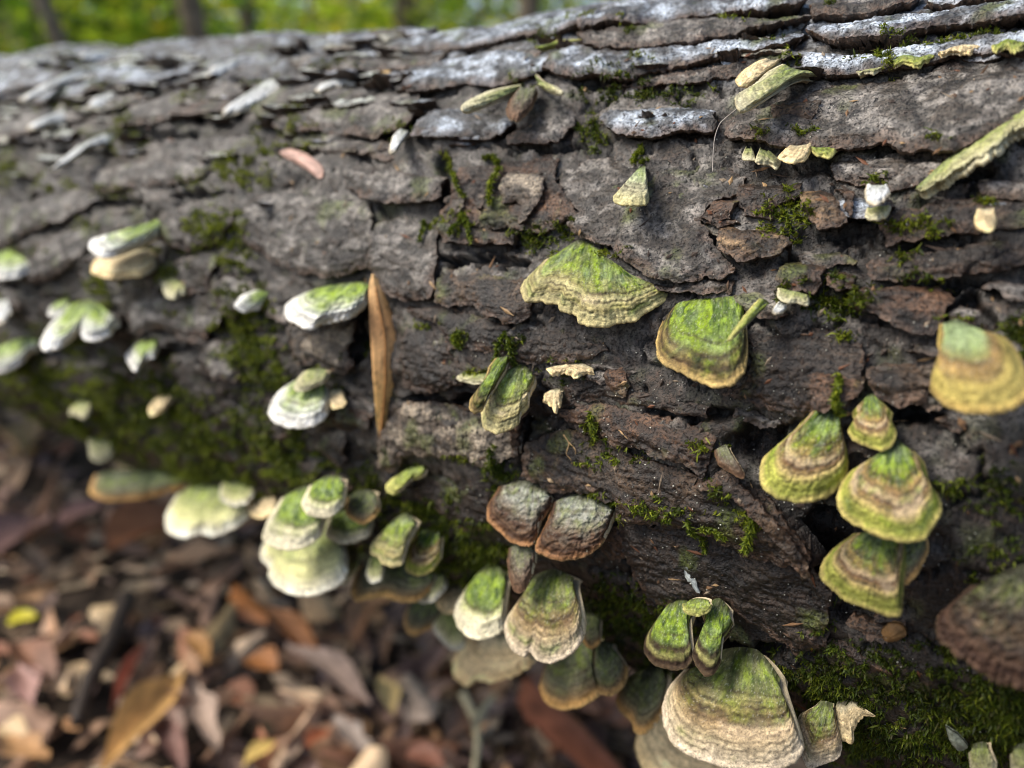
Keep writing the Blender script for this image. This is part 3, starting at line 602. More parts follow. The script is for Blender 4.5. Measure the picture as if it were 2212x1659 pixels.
FU = [
 # ---- centre of the picture
 ('broad green and tan fan shaped bracket with scalloped rim in the middle of the log', 'fan', [(1210,545),(1250,524),(1300,545),(1352,592)], [(1168,566),(1150,588),(1130,610),(1127,626),(1137,648),(1165,645),(1180,650),(1204,653),(1210,666),(1237,673),(1247,680),(1250,693),(1277,700),(1310,701),(1334,693),(1354,690),(1370,690),(1387,676),(1424,653),(1440,645),(1445,631),(1425,618)], 36),
 ('bright green rounded bracket with dark band and tan rim, crossed by a thin green strip', 'mossy', [(1480,650),(1520,645),(1560,640),(1605,632)], [(1455,655),(1438,682),(1424,712),(1418,740),(1421,768),(1440,786),(1470,800),(1500,816),(1540,831),(1580,826),(1604,803),(1613,770),(1613,720),(1611,690),(1614,645)], 36),
 ('thin green folded strip of fungus lying across the bright green bracket', 'lime', [(1652,646),(1660,655)], [(1640,645),(1608,682),(1575,728),(1582,732),(1610,705),(1642,672),(1655,662)], 58, .006, .4),
 ('twin lobed green bracket with orange banded fringe hanging below two moss strands', 'fan', [(1097,796),(1120,792),(1145,806)], [(1084,830),(1067,850),(1044,876),(1040,906),(1047,923),(1070,935),(1090,930),(1117,916),(1124,896),(1140,876),(1141,856),(1156,830),(1156,812)], 34, .003),
 ('narrow green finger bracket with dark tip beside the orange banded one', 'mossy', [(1080,772),(1094,768)], [(1073,772),(1057,793),(1047,820),(1017,860),(1014,880),(1024,890),(1040,886),(1050,866),(1067,843),(1080,820),(1092,800),(1099,775)], 40, .005),
 ('small pale moth shaped bracket with brown stripes on the pitted grey bark', 'moth', [(1383,356),(1393,354)], [(1378,364),(1370,382),(1352,396),(1342,410),(1326,422),(1330,436),(1360,441),(1382,440),(1396,437),(1402,425),(1396,400),(1398,385),(1394,362)], 30, .003, 1.5, .0007),
 ('bright green bracket with white frilled edge left of the dry tan leaf', 'white', [(690,622),(740,614),(795,612)], [(678,625),(640,640),(618,658),(615,672),(622,688),(650,701),(668,709),(690,697),(720,692),(745,686),(762,679),(785,660),(798,634)], 50),
 ('small white shell with green tail beside the moss, between two grey plates', 'white', [(572,628),(585,624)], [(552,626),(520,640),(508,660),(525,674),(545,669),(560,668),(566,650),(588,632)], 50),
 ('plump white bracket with a bluish green lump at its root under the wood chip', 'white', [(652,818),(672,812),(695,818)], [(640,818),(606,842),(586,868),(581,890),(592,911),(620,921),(655,923),(690,911),(707,886),(710,855),(704,830)], 46),
 ('bluish green lump of lichen on the root of the plump white bracket', 'nub', [(672,797),(700,800)], [(655,803),(640,822),(635,840),(655,846),(680,835),(700,825),(712,808)], 40, .006, .8),
 ('small cream shell tucked against the right side of the plump white bracket', 'pale', [(718,842),(732,842)], [(712,846),(706,862),(718,880),(735,882),(747,868),(742,848)], 46, .002),
 # ---- right
 ('egg shaped bracket with dark green root, pinkish bands and yellow green base', 'shell', [(1770,884),(1795,886),(1812,894)], [(1750,888),(1720,925),(1680,960),(1650,988),(1642,1020),(1650,1050),(1680,1071),(1720,1081),(1760,1079),(1800,1061),(1825,1031),(1832,1000),(1828,965),(1817,930),(1817,900)], 34, .002),
 ('small yellow bell shaped bracket between two larger banded ones', 'shell', [(1876,852),(1886,852)], [(1862,870),(1842,888),(1845,910),(1833,926),(1840,946),(1870,961),(1905,972),(1925,961),(1936,935),(1925,907),(1925,890),(1906,870),(1890,856)], 34, .003),
 ('large ochre bracket with green cone top and brown stripes near the right side', 'shell', [(1920,968),(1935,956),(1952,962)], [(1905,985),(1868,1001),(1838,1017),(1815,1050),(1810,1086),(1825,1116),(1860,1136),(1900,1156),(1950,1167),(1995,1161),(2016,1130),(2033,1100),(2026,1070),(2006,1040),(1995,1000),(1972,975)], 34, .006),
 ('dark olive lobe behind the striped bracket with the cut off corner', 'grey', [(1935,1150),(1985,1156)], [(1925,1160),(1930,1230),(1952,1262),(1978,1244),(2004,1192),(2002,1162)], 36, .003),
 ('olive striped bracket with cut off right corner under the large ochre one', 'shell', [(1870,1150),(1930,1152)], [(1846,1152),(1800,1185),(1776,1215),(1773,1245),(1790,1265),(1830,1295),(1880,1315),(1920,1328),(1945,1326),(1950,1290),(1952,1252),(1960,1200),(1955,1160)], 38, .005, 1, None, .62),
 ('big blurred yellow and brown bracket with mint green top at the right margin', 'yellow', [(2042,696),(2070,692),(2092,704)], [(2030,700),(2027,740),(2034,770),(2016,800),(2011,840),(2040,871),(2090,886),(2140,889),(2190,876),(2217,850),(2214,800),(2196,760),(2170,730),(2125,714)], 32, .012),
 ('large dark brown bracket with pale stripes cut off by the right margin', 'rough', [(2125,1262),(2212,1238),(2290,1240)], [(2100,1264),(2058,1300),(2025,1332),(2020,1366),(2045,1396),(2090,1431),(2150,1466),(2212,1487),(2290,1494),(2340,1440)], 40, .012, 2.6, None, .6),
 # ---- dark pair in the middle
 ('left lobe of the weathered grey and rust pair above the bottom cluster', 'dark', [(1100,1046),(1140,1052),(1180,1068)], [(1080,1050),(1056,1088),(1052,1120),(1075,1146),(1105,1170),(1140,1179),(1156,1165),(1166,1130),(1188,1095),(1195,1076)], 42, .003),
 ('right lobe of the weathered grey and rust pair, with moss on its top', 'dark', [(1210,1078),(1260,1080),(1318,1098)], [(1196,1085),(1180,1130),(1156,1178),(1166,1195),(1200,1208),(1245,1206),(1272,1196),(1300,1172),(1324,1124),(1328,1106)], 44, .003),
 # ---- crown, middle
 ('shrivelled pale nub on a thin greenish strand under the bark ridge', 'nub', [(1125,186),(1120,193)], [(1125,182),(1060,195),(1020,212),(1000,225),(1001,238),(1018,241),(1029,225),(1060,210),(1110,197)], 50, .003, .6),
 ('folded dark grey lobe hanging beneath the bark crack', 'bark', [(1128,186),(1155,184)], [(1122,188),(1098,220),(1095,247),(1115,261),(1134,248),(1151,228),(1161,202),(1158,188)], 48, .005),
 ('pale forked strip of fungus right beside the folded dark grey lobe', 'nub', [(1155,164),(1162,178)], [(1158,160),(1175,176),(1200,186),(1214,198),(1210,206),(1192,203),(1172,192),(1160,184)], 46, .004, .5),
 ('yellow green flake wedged under the top bark ridge', 'lime', [(1160,96),(1190,94)], [(1154,100),(1165,110),(1190,107),(1225,94),(1258,85),(1230,86),(1200,88)], 50, .003, .5),
 # ---- crown, right
 ('upper pale ear of the folded double bracket on the upper right bark', 'pale', [(1660,124),(1686,124)], [(1640,130),(1608,150),(1590,170),(1598,184),(1622,184),(1655,158),(1676,140),(1690,126)], 46, .004, .6),
 ('lower pale green ear with dark crease of the folded double bracket', 'nub', [(1700,140),(1750,152)], [(1690,138),(1660,154),(1632,180),(1595,202),(1591,222),(1602,238),(1624,231),(1656,211),(1692,182),(1728,166),(1768,168)], 50, .006, .6),
 ('left of two tiny pale green triangles under the grey plate edge', 'nub', [(1613,314),(1620,314)], [(1611,316),(1602,341),(1616,344),(1631,343),(1623,317)], 40, .002, .5),
 ('right and wider of two tiny pale green triangles under the grey plate edge', 'nub', [(1644,316),(1658,322)], [(1641,320),(1632,347),(1648,352),(1664,354),(1679,364),(1686,346),(1662,326)], 44, .002, .5),
 ('crumpled white and ochre bracket below the big smooth plate', 'pale', [(1715,312),(1748,306)], [(1706,311),(1682,337),(1690,346),(1718,351),(1740,343),(1754,322),(1752,306)], 52, .004, 1.4),
 ('yellowish curled flake attached to the crumpled white bracket', 'lime', [(1758,314),(1790,314)], [(1750,318),(1764,334),(1795,338),(1809,324),(1798,316)], 48, .004),
 ('white round nub in the dark hollow at the end of the big smooth plate', 'bleach', [(1880,395),(1910,396)], [(1872,398),(1870,425),(1885,440),(1908,434),(1922,414),(1916,398)], 44, .006),
 ('faint greenish nub just beneath the white round nub', 'nub', [(1880,446),(1915,440)], [(1872,450),(1870,466),(1892,472),(1916,464),(1924,446)], 44, .004),
 ('blurred cream nub alone on the brown bark by the right margin', 'pale', [(2120,448),(2145,446)], [(2110,452),(2106,480),(2120,494),(2142,494),(2152,478),(2148,452)], 44, .006),
 ('ragged pale green frill along the left end of the upper right plate edge', 'nub', [(1858,150),(1885,146),(1910,140)], [(1850,154),(1858,160),(1876,156),(1890,158),(1908,150),(1916,144)], 40, .003, 2.0),
 ('green and cream frill in the middle of the upper right plate edge', 'lime', [(1930,126),(1950,118),(1985,124),(2018,110)], [(1922,136),(1932,146),(1950,134),(1966,142),(1984,144),(2004,132),(2026,122)], 40, .003, 2.0),
 ('whitish frill at the right end of the upper right plate edge', 'pale', [(2034,108),(2080,98),(2120,96)], [(2026,114),(2040,122),(2066,114),(2090,116),(2116,108),(2134,102)], 40, .003, 2.0),
 ('ochre tufted frill in the top right corner', 'lime', [(2150,92),(2180,80),(2208,86)], [(2142,98),(2152,112),(2172,104),(2190,112),(2210,106),(2218,94)], 40, .004, 2.4),
 ('greenish cup of fungus on the round brown bark chip', 'nub', [(1690,622),(1740,634)], [(1680,622),(1682,642),(1700,652),(1722,652),(1744,658),(1748,640)], 50, .004),
 ('tiny white cone beside the greenish cup', 'bleach', [(1686,650),(1694,654)], [(1682,652),(1669,668),(1676,677),(1690,674),(1700,664)], 40, .004, .4),
 ('thin grey green scale at the lower end of the curled brown bark', 'bark', [(1555,966),(1570,964)], [(1542,973),(1550,1000),(1568,1014),(1602,1034),(1606,1020),(1586,986),(1572,966)], 36, .003),
 ('tiny green rosette at the right of the rust coloured pair', 'lime', [(1350,1096),(1366,1100)], [(1342,1100),(1342,1118),(1356,1124),(1374,1116),(1372,1100)], 44, .003),
 ('small white flake standing upright on the upper bark', 'bleach', [(868,276),(882,280)], [(860,282),(848,296),(840,326),(850,330),(866,308),(884,284)], 36, .003, .4),
 ('shredded white fibres of a rotten bracket under the brown plate', 'pale', [(1200,790),(1240,786),(1280,796)], [(1180,796),(1200,812),(1222,804),(1240,816),(1262,806),(1284,808)], 50, .002, 2.2),
 ('frayed cream tuft of a rotten bracket below the shredded fibres', 'pale', [(1190,842),(1206,842)], [(1176,850),(1174,868),(1190,876),(1200,892),(1212,868),(1214,850)], 40, .003, 2.2),
 ('small green and white scale left of the twin lobed green bracket', 'nub', [(1015,806),(1050,806)], [(990,806),(985,818),(1010,826),(1040,830),(1052,818)], 46, .002),
 # ---- left
 ('long white bracket with pale green tip, upper of a stacked pair on the left', 'white', [(300,492),(335,472),(358,460)], [(285,492),(240,505),(200,516),(194,535),(215,552),(240,551),(300,531),(342,506),(364,468)], 58, .002),
 ('smooth white tongue, lower of the stacked pair on the left', 'pale', [(250,548),(300,538),(338,532)], [(225,550),(204,562),(196,585),(225,598),(262,598),(312,590),(337,574),(346,545)], 56),
 ('bright green two lobed bracket with thick white rim on the left', 'white', [(160,654),(190,650),(218,660)], [(140,662),(105,705),(88,735),(95,755),(130,745),(160,722),(168,708),(178,728),(205,734),(230,721),(256,695),(250,683),(228,672)], 54, .002),
 ('small white lip above the bright green two lobed bracket', 'white', [(120,652),(145,646)], [(108,662),(102,680),(115,682),(140,668),(152,652)], 56),
 ('green bracket with white rim cut off by the left margin', 'white', [(-8,752),(30,736),(76,724)], [(-40,770),(-32,806),(2,804),(40,786),(62,765),(80,758),(87,744)], 56),
 ('pale green bracket cut off by the left margin above the larger one', 'white', [(-12,548),(30,540),(80,546)], [(-40,560),(-30,596),(8,601),(35,598),(65,584),(95,571),(96,556)], 56),
 ('small grey white ear at the left margin beneath the pale green bracket', 'bleach', [(-8,642),(14,640)], [(-24,660),(-16,698),(6,696),(24,676),(22,648)], 54),
 ('small white two lobed shell in the middle of the left bark', 'white', [(308,736),(334,735)], [(298,738),(272,765),(280,791),(293,801),(308,782),(320,774),(336,768),(342,746)], 50),
 ('small pale yellow bracket on the mossy left bark', 'nub', [(372,594),(394,600)], [(364,594),(348,611),(360,641),(376,646),(388,636),(401,630),(400,606)], 48),
 ('oblong pinkish white bracket above the mossy lower edge', 'pale', [(352,854),(376,842)], [(340,856),(320,880),(325,898),(346,891),(370,866),(382,846)], 54),
 ('tiny ochre shell deep in moss at the lower left', 'nub', [(165,870),(190,866)], [(150,880),(150,896),(166,898),(180,906),(196,884),(196,868)], 50),
 ('greenish yellow shell over the leaf litter at the lower left', 'nub', [(196,930),(226,940)], [(188,936),(194,986),(214,998),(236,990),(246,968),(236,944)], 50),
 ('broad ochre bracket at the underside of the log over the leaves', 'grey', [(230,1022),(310,1030),(398,1012)], [(204,1026),(193,1060),(210,1078),(250,1082),(310,1077),(360,1062),(402,1050),(410,1020)], 56, 0, 1, None, 1.5),
 ('blurred cream frilled bracket at the underside beside the broad ochre one', 'haze', [(410,1052),(460,1046),(510,1052)], [(380,1070),(358,1110),(360,1146),(400,1161),(430,1151),(460,1156),(500,1141),(535,1110),(530,1074)], 58, 0, 1, None, 1.2),
 ('small tan bracket between the cream frilled one and the left cluster', 'pale', [(550,1072),(585,1068)], [(536,1080),(540,1111),(570,1119),(598,1096),(596,1074)], 54),
 # ---- crown, left
 ('large knobbly bleached bracket on the left crown of the log', 'bleach', [(525,206),(570,176),(605,164)], [(500,222),(478,242),(484,252),(500,248),(533,238),(560,224),(583,218),(610,214),(628,198),(624,174)], 52, .003, 1.6),
 ('bleached winged flake to the right of the large knobbly one', 'bleach', [(710,174),(742,158),(765,152)], [(694,180),(680,196),(690,198),(715,188),(745,186),(776,186),(774,158)], 52, .003, 1.4),
 ('small smooth bleached leaf shape on the left crown', 'bleach', [(215,206),(245,190)], [(205,210),(187,230),(212,234),(234,231),(251,213),(250,192)], 54, .003, .7),
 ('long bleached tongue pointing down left near the left margin', 'bleach', [(90,256),(140,232),(172,240)], [(82,258),(58,276),(78,278),(113,268),(147,264),(175,250)], 54, .003, .7),
 ('long silvery ridge shaped bracket high on the left crown', 'bleach', [(110,174),(170,150),(250,138)], [(100,178),(42,216),(60,216),(103,191),(143,181),(187,168),(233,161),(258,148)], 50, .004),
 ('small bleached flake on the skyline of the log', 'bleach', [(470,140),(500,126),(518,128)], [(462,142),(446,164),(468,164),(490,156),(514,147),(522,132)], 52, .003),
 ('curled bleached bracket with orange edge on the left bark', 'bleach', [(175,312),(215,292),(250,284)], [(165,318),(107,367),(125,364),(150,346),(180,324),(213,315),(250,312),(256,288)], 52, .004),
 ('flat silvery flake on the left skyline', 'bleach', [(185,112),(230,110),(268,118)], [(178,116),(176,128),(200,132),(240,132),(268,130),(276,122)], 44, .002, .6),
 ('thin silvery flake at the far left skyline', 'bleach', [(60,128),(122,120)], [(50,132),(42,146),(60,150),(100,142),(126,130)], 48, .002, .6),
 # ---- cluster under the needle leaf
 ('small yellow green bracket tilted under the grey weathered wood', 'lime', [(880,1012),(912,1008)], [(870,1016),(846,1034),(832,1050),(836,1064),(852,1066),(868,1056),(882,1040),(917,1027),(921,1012)], 52, .002),
 ('large cream bottom shelf of the left cluster, with wavy white rim', 'haze', [(612,1150),(660,1130),(712,1130)], [(580,1158),(565,1180),(563,1205),(581,1225),(580,1246),(600,1270),(640,1284),(680,1283),(720,1266),(742,1245),(746,1200),(735,1150)], 52, .004),
 ('green bracket with thick cream rim on top of the large cream shelf', 'cream', [(630,1064),(662,1060),(690,1080)], [(608,1076),(576,1128),(567,1160),(580,1178),(620,1186),(660,1179),(690,1156),(698,1130),(700,1096)], 52, .010),
 ('smaller round green bracket topmost of the left cluster', 'cream', [(690,1036),(735,1036)], [(668,1050),(652,1084),(664,1110),(700,1119),(722,1110),(742,1085),(748,1054)], 50, .012),
 ('small dark green knob right of the topmost bracket in the left cluster', 'grey', [(762,1066),(806,1068)], [(750,1076),(748,1112),(780,1131),(806,1121),(820,1096),(816,1074)], 50, .006),
 ('olive bracket with yellow rim in the middle of the left cluster', 'cream', [(726,1108),(792,1114)], [(708,1122),(702,1156),(730,1173),(766,1171),(796,1156),(806,1132)], 50, .003, 1, None, .75),
 ('small tan edge on bracket between the two lower shelves', 'haze', [(764,1188),(788,1194)], [(740,1206),(727,1246),(740,1266),(762,1250),(784,1220),(792,1200)], 50, .002),
 ('green and brown elongated knob above the grey shelf with ochre rim', 'fan', [(842,1130),(870,1118),(892,1128)], [(824,1149),(803,1174),(800,1194),(817,1204),(825,1217),(844,1224),(865,1219),(871,1203),(881,1173),(901,1138)], 50, .008, .8),
 ('small mottled green knob at the right of the elongated one', 'shell', [(908,1148),(946,1152)], [(892,1165),(878,1205),(878,1230),(896,1241),(926,1236),(950,1206),(956,1172)], 50, .003),
 ('wide grey green shelf with thin ochre rim under the elongated knob', 'grey', [(800,1196),(860,1200),(932,1232)], [(786,1204),(767,1246),(759,1277),(770,1297),(797,1294),(834,1289),(870,1299),(897,1297),(925,1277),(940,1256)], 52, .001),
 ('small cream nub standing on the wide grey green shelf', 'haze', [(806,1200),(822,1200)], [(798,1208),(790,1240),(800,1256),(818,1256),(828,1236),(826,1208)], 50, .008),
 ('dim tan shelf hanging lowest at the right of the left cluster', 'grey', [(894,1300),(955,1288)], [(884,1306),(873,1334),(876,1360),(894,1374),(914,1366),(942,1350),(965,1310)], 54, 0, 1, None, .9),
 # ---- bottom centre cluster
 ('green capped bracket with glossy cream rim in the bottom centre cluster', 'cream', [(1030,1240),(1060,1228),(1088,1246)], [(1006,1270),(987,1299),(981,1326),(987,1350),(1004,1370),(1027,1380),(1054,1377),(1077,1367),(1088,1347),(1093,1313),(1096,1265)], 50, .004),
 ('large grey green clam shaped bracket in the bottom centre cluster', 'beige', [(1150,1250),(1190,1244),(1236,1256)], [(1127,1290),(1098,1328),(1089,1356),(1095,1384),(1107,1404),(1130,1417),(1144,1407),(1160,1424),(1187,1430),(1214,1420),(1237,1404),(1257,1374),(1261,1333),(1248,1293),(1241,1266)], 48, .008),
 ('grey oblong lobe hanging between the rust pair and the clam shaped bracket', 'bark', [(1108,1180),(1146,1182)], [(1100,1184),(1096,1214),(1100,1247),(1111,1277),(1130,1277),(1148,1240),(1158,1204),(1152,1186)], 40, .010),
 ('cream cone shaped bracket with fine stripes below the glossy rimmed one', 'pale', [(1040,1370),(1105,1382)], [(1012,1380),(984,1413),(977,1440),(981,1460),(1000,1480),(1010,1482),(1027,1470),(1060,1475),(1094,1464),(1120,1454),(1152,1429),(1130,1400)], 34, .008, 1.4, None, 1.12),
 ('tan bracket half hidden behind the green capped glossy one', 'haze', [(965,1316),(996,1330)], [(956,1322),(935,1350),(946,1376),(976,1404),(1002,1396),(1008,1350)], 52, 0, 1, None, .7),
 ('dark striped bracket with orange rim, left half of a joined pair', 'grey', [(1195,1402),(1250,1382),(1280,1384)], [(1178,1428),(1170,1463),(1165,1487),(1174,1510),(1194,1527),(1220,1530),(1250,1527),(1277,1510),(1291,1498),(1286,1466),(1285,1410)], 50, .002),
 ('dark olive right half of the joined pair with tan edge', 'grey', [(1290,1392),(1320,1398)], [(1284,1410),(1279,1466),(1284,1490),(1310,1502),(1331,1497),(1350,1474),(1355,1440),(1336,1412)], 48, .005, 1, None, .8),
 ('grey bracket with bright orange rim behind the big beige fan', 'grey', [(1376,1452),(1430,1450)], [(1356,1460),(1334,1497),(1330,1519),(1344,1540),(1364,1560),(1371,1582),(1392,1582),(1430,1540),(1445,1480)], 50, .002),
 ('left dark banded lobe of the green fungus with a hole', 'dkring', [(1436,1314),(1464,1304),(1486,1308)], [(1424,1330),(1400,1366),(1391,1390),(1393,1412),(1415,1436),(1450,1446),(1480,1441),(1496,1416),(1492,1390),(1490,1360),(1500,1330)], 44, .006),
 ('right dark banded lobe of the green fungus with a hole', 'dkring', [(1526,1310),(1548,1303),(1574,1324)], [(1516,1322),(1524,1356),(1505,1387),(1496,1414),(1508,1444),(1525,1459),(1542,1454),(1556,1427),(1556,1394),(1573,1374),(1585,1350)], 44, .006),
 ('narrow green bridge joining the two dark banded lobes above the hole', 'lime', [(1486,1302),(1528,1304)], [(1474,1304),(1478,1322),(1496,1330),(1512,1330),(1530,1322),(1538,1306)], 40, .009, .8),
 ('grey green bracket wedged between the olive one and the tan edge on bracket', 'grey', [(748,1172),(792,1178)], [(736,1180),(740,1216),(758,1236),(784,1230),(802,1206),(804,1182)], 52, .000),
 ('dim cream shelf tucked under the wide grey green shelf', 'haze', [(888,1232),(950,1240)], [(878,1240),(884,1282),(906,1302),(938,1296),(962,1270),(964,1244)], 54, -.002, 1, None, .8),
 ('pale tan bracket between the dim shelf and the glossy rimmed one', 'pale', [(960,1262),(996,1268)], [(950,1268),(942,1306),(960,1326),(984,1322),(1002,1296),(1004,1270)], 52, -.001, 1, None, .85),
 ('small moss stained bracket left of the small tan one at the underside', 'haze', [(492,1036),(540,1044)], [(478,1044),(474,1076),(496,1092),(528,1088),(548,1066),(550,1046)], 54, -.001, 1, None, .85),
 ('dark stub right of the clam shaped bracket', 'grey', [(1262,1330),(1290,1334)], [(1254,1336),(1258,1384),(1276,1402),(1296,1386),(1300,1340)], 46, .002, 1, None, .8),
 ('pale ribbed shelf below the big beige fan at the bottom margin', 'pale', [(1440,1540),(1500,1580),(1560,1610)], [(1425,1538),(1390,1566),(1373,1596),(1375,1626),(1388,1660),(1415,1700),(1480,1726),(1560,1720),(1620,1690)], 34, .007, 1.3, None, 1.1),
 ('biggest beige fan with many fine growth rings at the bottom of the picture', 'beige', [(1506,1440),(1560,1424),(1630,1428),(1682,1474)], [(1480,1446),(1448,1480),(1432,1520),(1433,1560),(1450,1601),(1480,1626),(1520,1642),(1570,1657),(1620,1664),(1680,1658),(1716,1642),(1732,1611),(1721,1565),(1697,1525)], 46, .007, .8),
 ('small beige ringed bracket at the right of the biggest fan', 'beige', [(1766,1524),(1798,1530)], [(1756,1530),(1731,1541),(1719,1566),(1722,1597),(1731,1627),(1742,1654),(1758,1657),(1785,1647),(1809,1637),(1819,1613),(1812,1580),(1806,1545)], 44, .005),
 ('ragged pale lobe on the right of the small beige ringed bracket', 'pale', [(1806,1524),(1850,1526)], [(1802,1534),(1806,1580),(1816,1600),(1840,1603),(1844,1575),(1862,1546),(1888,1546),(1858,1528)], 40, .003, 1.6, None, .7),
 ('pale blurred bracket at the bottom margin in the moss', 'nub', [(2100,1618),(2130,1614)], [(2092,1626),(2096,1660),(2116,1690),(2142,1680),(2152,1650),(2140,1622)], 44, .004, 1, None, .6),
 ('mint coloured blurred bracket in the bottom right corner', 'nub', [(2190,1622),(2230,1618)], [(2182,1630),(2184,1664),(2206,1690),(2240,1684),(2256,1640)], 44, .006, 1, None, .6),
]
fungus('ragged greenish white lichen ridge slanting in from the right margin', 'nub', [(1978,404),(2052,350),(2136,297),(2172,272),(2290,190)], [(1978,412),(1992,420),(2010,412),(2030,400),(2046,394),(2062,378),(2084,370),(2100,354),(2124,346),(2146,326),(2164,318),(2180,298),(2210,286),(2240,262),(2300,224)], 44, .004, 2.4, .0012, 'lichen_ridge', 'lichen', None, False, .03)
for f in FU:
    f = list(f); cm = 1.0
    if len(f) > 8: cm = f[8]; f = f[:8]
    fungus(*f, col_mul=cm)
# ------------------------------------------------------------------ finding the true surface: rays shot inwards at the bark
_v = [TV]; _f = [TF]; _o = len(TV)
for (a, b) in plate_bvh: _v.append(a); _f.append(np.c_[b+_o, b[:, 2]+_o]); _o += len(a)
VALL = np.concatenate(_v); FALL = np.concatenate([_f[0]]+[x for x in _f[1:]])
BVH = BVHTree.FromPolygons([tuple(v) for v in VALL], [tuple(q[:3]) if q[2] == q[3] else tuple(q) for q in FALL.tolist()])
def on_bark(F):
    """photo points -> (point on bark, outward normal) by dropping a radial ray onto the built bark"""
    u, ph = cast(np.asarray(F, float)); n = normal(ph); A = pos(u, ph, np.full(len(u), .03)); out = A.copy(); 
    for i in range(len(u)):
        h = BVH.ray_cast(Vector(A[i]), Vector(-n[i]), .06)
        out[i] = h[0][:] if h[0] else pos(u[i:i+1], ph[i:i+1], np.zeros(1))[0]
    return out, n
def blades(P, Dr, Ln, Wd, bend, col):
    """slender tapering leaflets: 5 points each"""
    n = len(P); a = rng.normal(size=(n, 3)); side = np.cross(Dr, a); side /= np.linalg.norm(side, axis=1)[:, None]+1e-9
    up = np.cross(side, Dr); mid = P+Dr*(Ln*.5)[:, None]+up*(bend*Ln*.12)[:, None]; tip = P+Dr*Ln[:, None]-up*(bend*Ln*.25)[:, None]
    w = side*Wd[:, None]
    V = np.stack([P-w*.5, P+w*.5, mid+w*.6, mid-w*.6, tip], 1).reshape(-1, 3); i = np.arange(n)*5
    Q = np.stack([i, i+1, i+2, i+3], 1); T = np.stack([i+3, i+2, i+4], 1)
    return V, Q, T, np.repeat(col, 5, 0)
DOWN = np.array([0, 0, -1.0])
MO = [ # cx, cy, rx, ry, density, length mm, tone (0 dark .. 1 bright olive)
 (540,362,46,32,1,2.6,.7),(500,372,30,20,.8,2.2,.7),(480,505,48,40,1,2.8,.6),(520,560,22,28,.7,2.4,.5),(535,700,46,70,1,3.2,.5),(560,780,42,50,1,3.2,.4),(600,820,30,60,.8,3,.4),
 (228,612,26,32,1,3,.7),(110,800,60,40,1,3.6,.6),(90,860,70,50,1,4,.5),(170,900,80,60,1.1,4,.5),(280,900,90,60,1,4,.4),(370,960,90,60,1.1,4,.5),(460,1010,60,50,1,4,.4),(430,900,60,50,.7,3.4,.4),(510,900,40,50,.6,3,.3),
 (640,1010,60,34,1,3.4,.4),(620,960,40,40,.7,3,.4),(950,1140,60,40,1,3.4,.35),(1000,1180,70,46,1.2,3.6,.4),(1040,1225,60,46,1.2,3.4,.4),(925,1105,40,30,.8,3,.4),(860,1080,40,30,.5,2.6,.3),
 (270,275,26,36,.9,2.6,.6),(280,310,30,20,.6,2.2,.6),(20,365,34,36,1,3,.6),(112,402,34,20,1,2.8,.7),(190,478,24,20,.7,2.4,.5),(380,590,30,36,.8,2.6,.5),(430,400,30,20,.5,2.2,.6),(560,275,14,30,.6,2.2,.7),(650,285,30,26,.5,2,.6),(600,310,24,14,.5,2,.7),
 (1285,288,24,26,1,2.4,.35),(1400,212,110,16,.7,1.8,.2),(1340,190,60,16,.6,1.8,.25),(1255,58,20,10,1,1.8,.9),(1590,66,22,8,.8,1.8,.7),(1362,97,12,8,.8,1.6,.5),(1350,78,6,10,.8,1.6,.5),(1380,152,26,6,.7,1.6,.7),(1150,518,36,20,1,2.2,.25),(1210,495,40,14,.7,2,.3),(1700,470,40,34,.9,2.4,.6),(1680,500,26,20,.8,2.2,.5),
 (1800,650,50,30,.9,2.4,.3),(1850,640,40,18,.7,2,.3),(1480,1092,50,16,.6,1.8,.45),(1400,1085,34,10,.6,1.8,.5),(1310,968,40,26,.5,1.8,.45),(1370,985,34,10,.6,1.8,.5),(1290,925,14,20,.8,2,.5),(1632,1128,16,28,.6,1.8,.6),(1560,1040,24,18,.5,1.6,.5),(1590,1080,18,22,.4,1.6,.5),
 (1860,1500,240,80,.4,1.6,.1),(2000,1580,220,90,.4,1.7,.12),(1800,1440,120,40,.4,1.6,.1),(1650,1448,50,20,1.1,2.4,.3),(1700,1480,40,20,1,2.2,.2),(1850,1600,100,60,1.2,2.8,.25),(2150,1540,120,70,1,2.8,.2),
 (1330,1290,60,40,.9,2.4,.2),(1390,1350,50,50,1,2.6,.25),(1290,1350,30,40,.8,2.4,.2),(1460,1300,50,14,.7,2,.3),(2060,1050,30,20,.7,2.4,.3),(2160,1060,50,50,.4,2.2,.15),(2150,1200,60,30,.4,2.2,.2),(1280,1092,40,22,.9,2.2,.5),(1300,1070,30,14,.9,2.2,.5),(1085,1030,22,30,1,2.6,.3),(1078,985,12,36,.9,2.6,.35),(940,480,24,10,.7,2,.5),(970,350,14,14,1,2,.8),(1010,485,20,20,.7,2,.6),
 (560,112,40,8,.8,1.8,.8),(1520,4,40,8,1,2,1),(1790,40,16,10,.8,1.8,.5),(1925,165,12,8,1,2,.8),(1990,500,50,16,.8,2.6,.6),(1960,560,30,12,.7,2.4,.5),(930,700,34,7,1,1.8,.5),(1005,735,10,18,.9,2,.7),(1120,740,30,12,.7,1.8,.4),(1210,800,40,20,.4,1.6,.3),(2200,720,30,40,1,2.6,.2),(1960,985,16,10,.6,2,.4),(850,300,10,12,.7,1.8,.5),(470,935,40,40,.6,3,.4),(700,1060,60,30,.8,3,.35),(330,820,50,40,.6,3.2,.35),(60,930,30,30,.9,4,.4),
]
MC = [lin((38, 46, 15)), lin((78, 94, 22)), lin((142, 150, 44)), lin((76, 70, 34))]
ROOTS = []
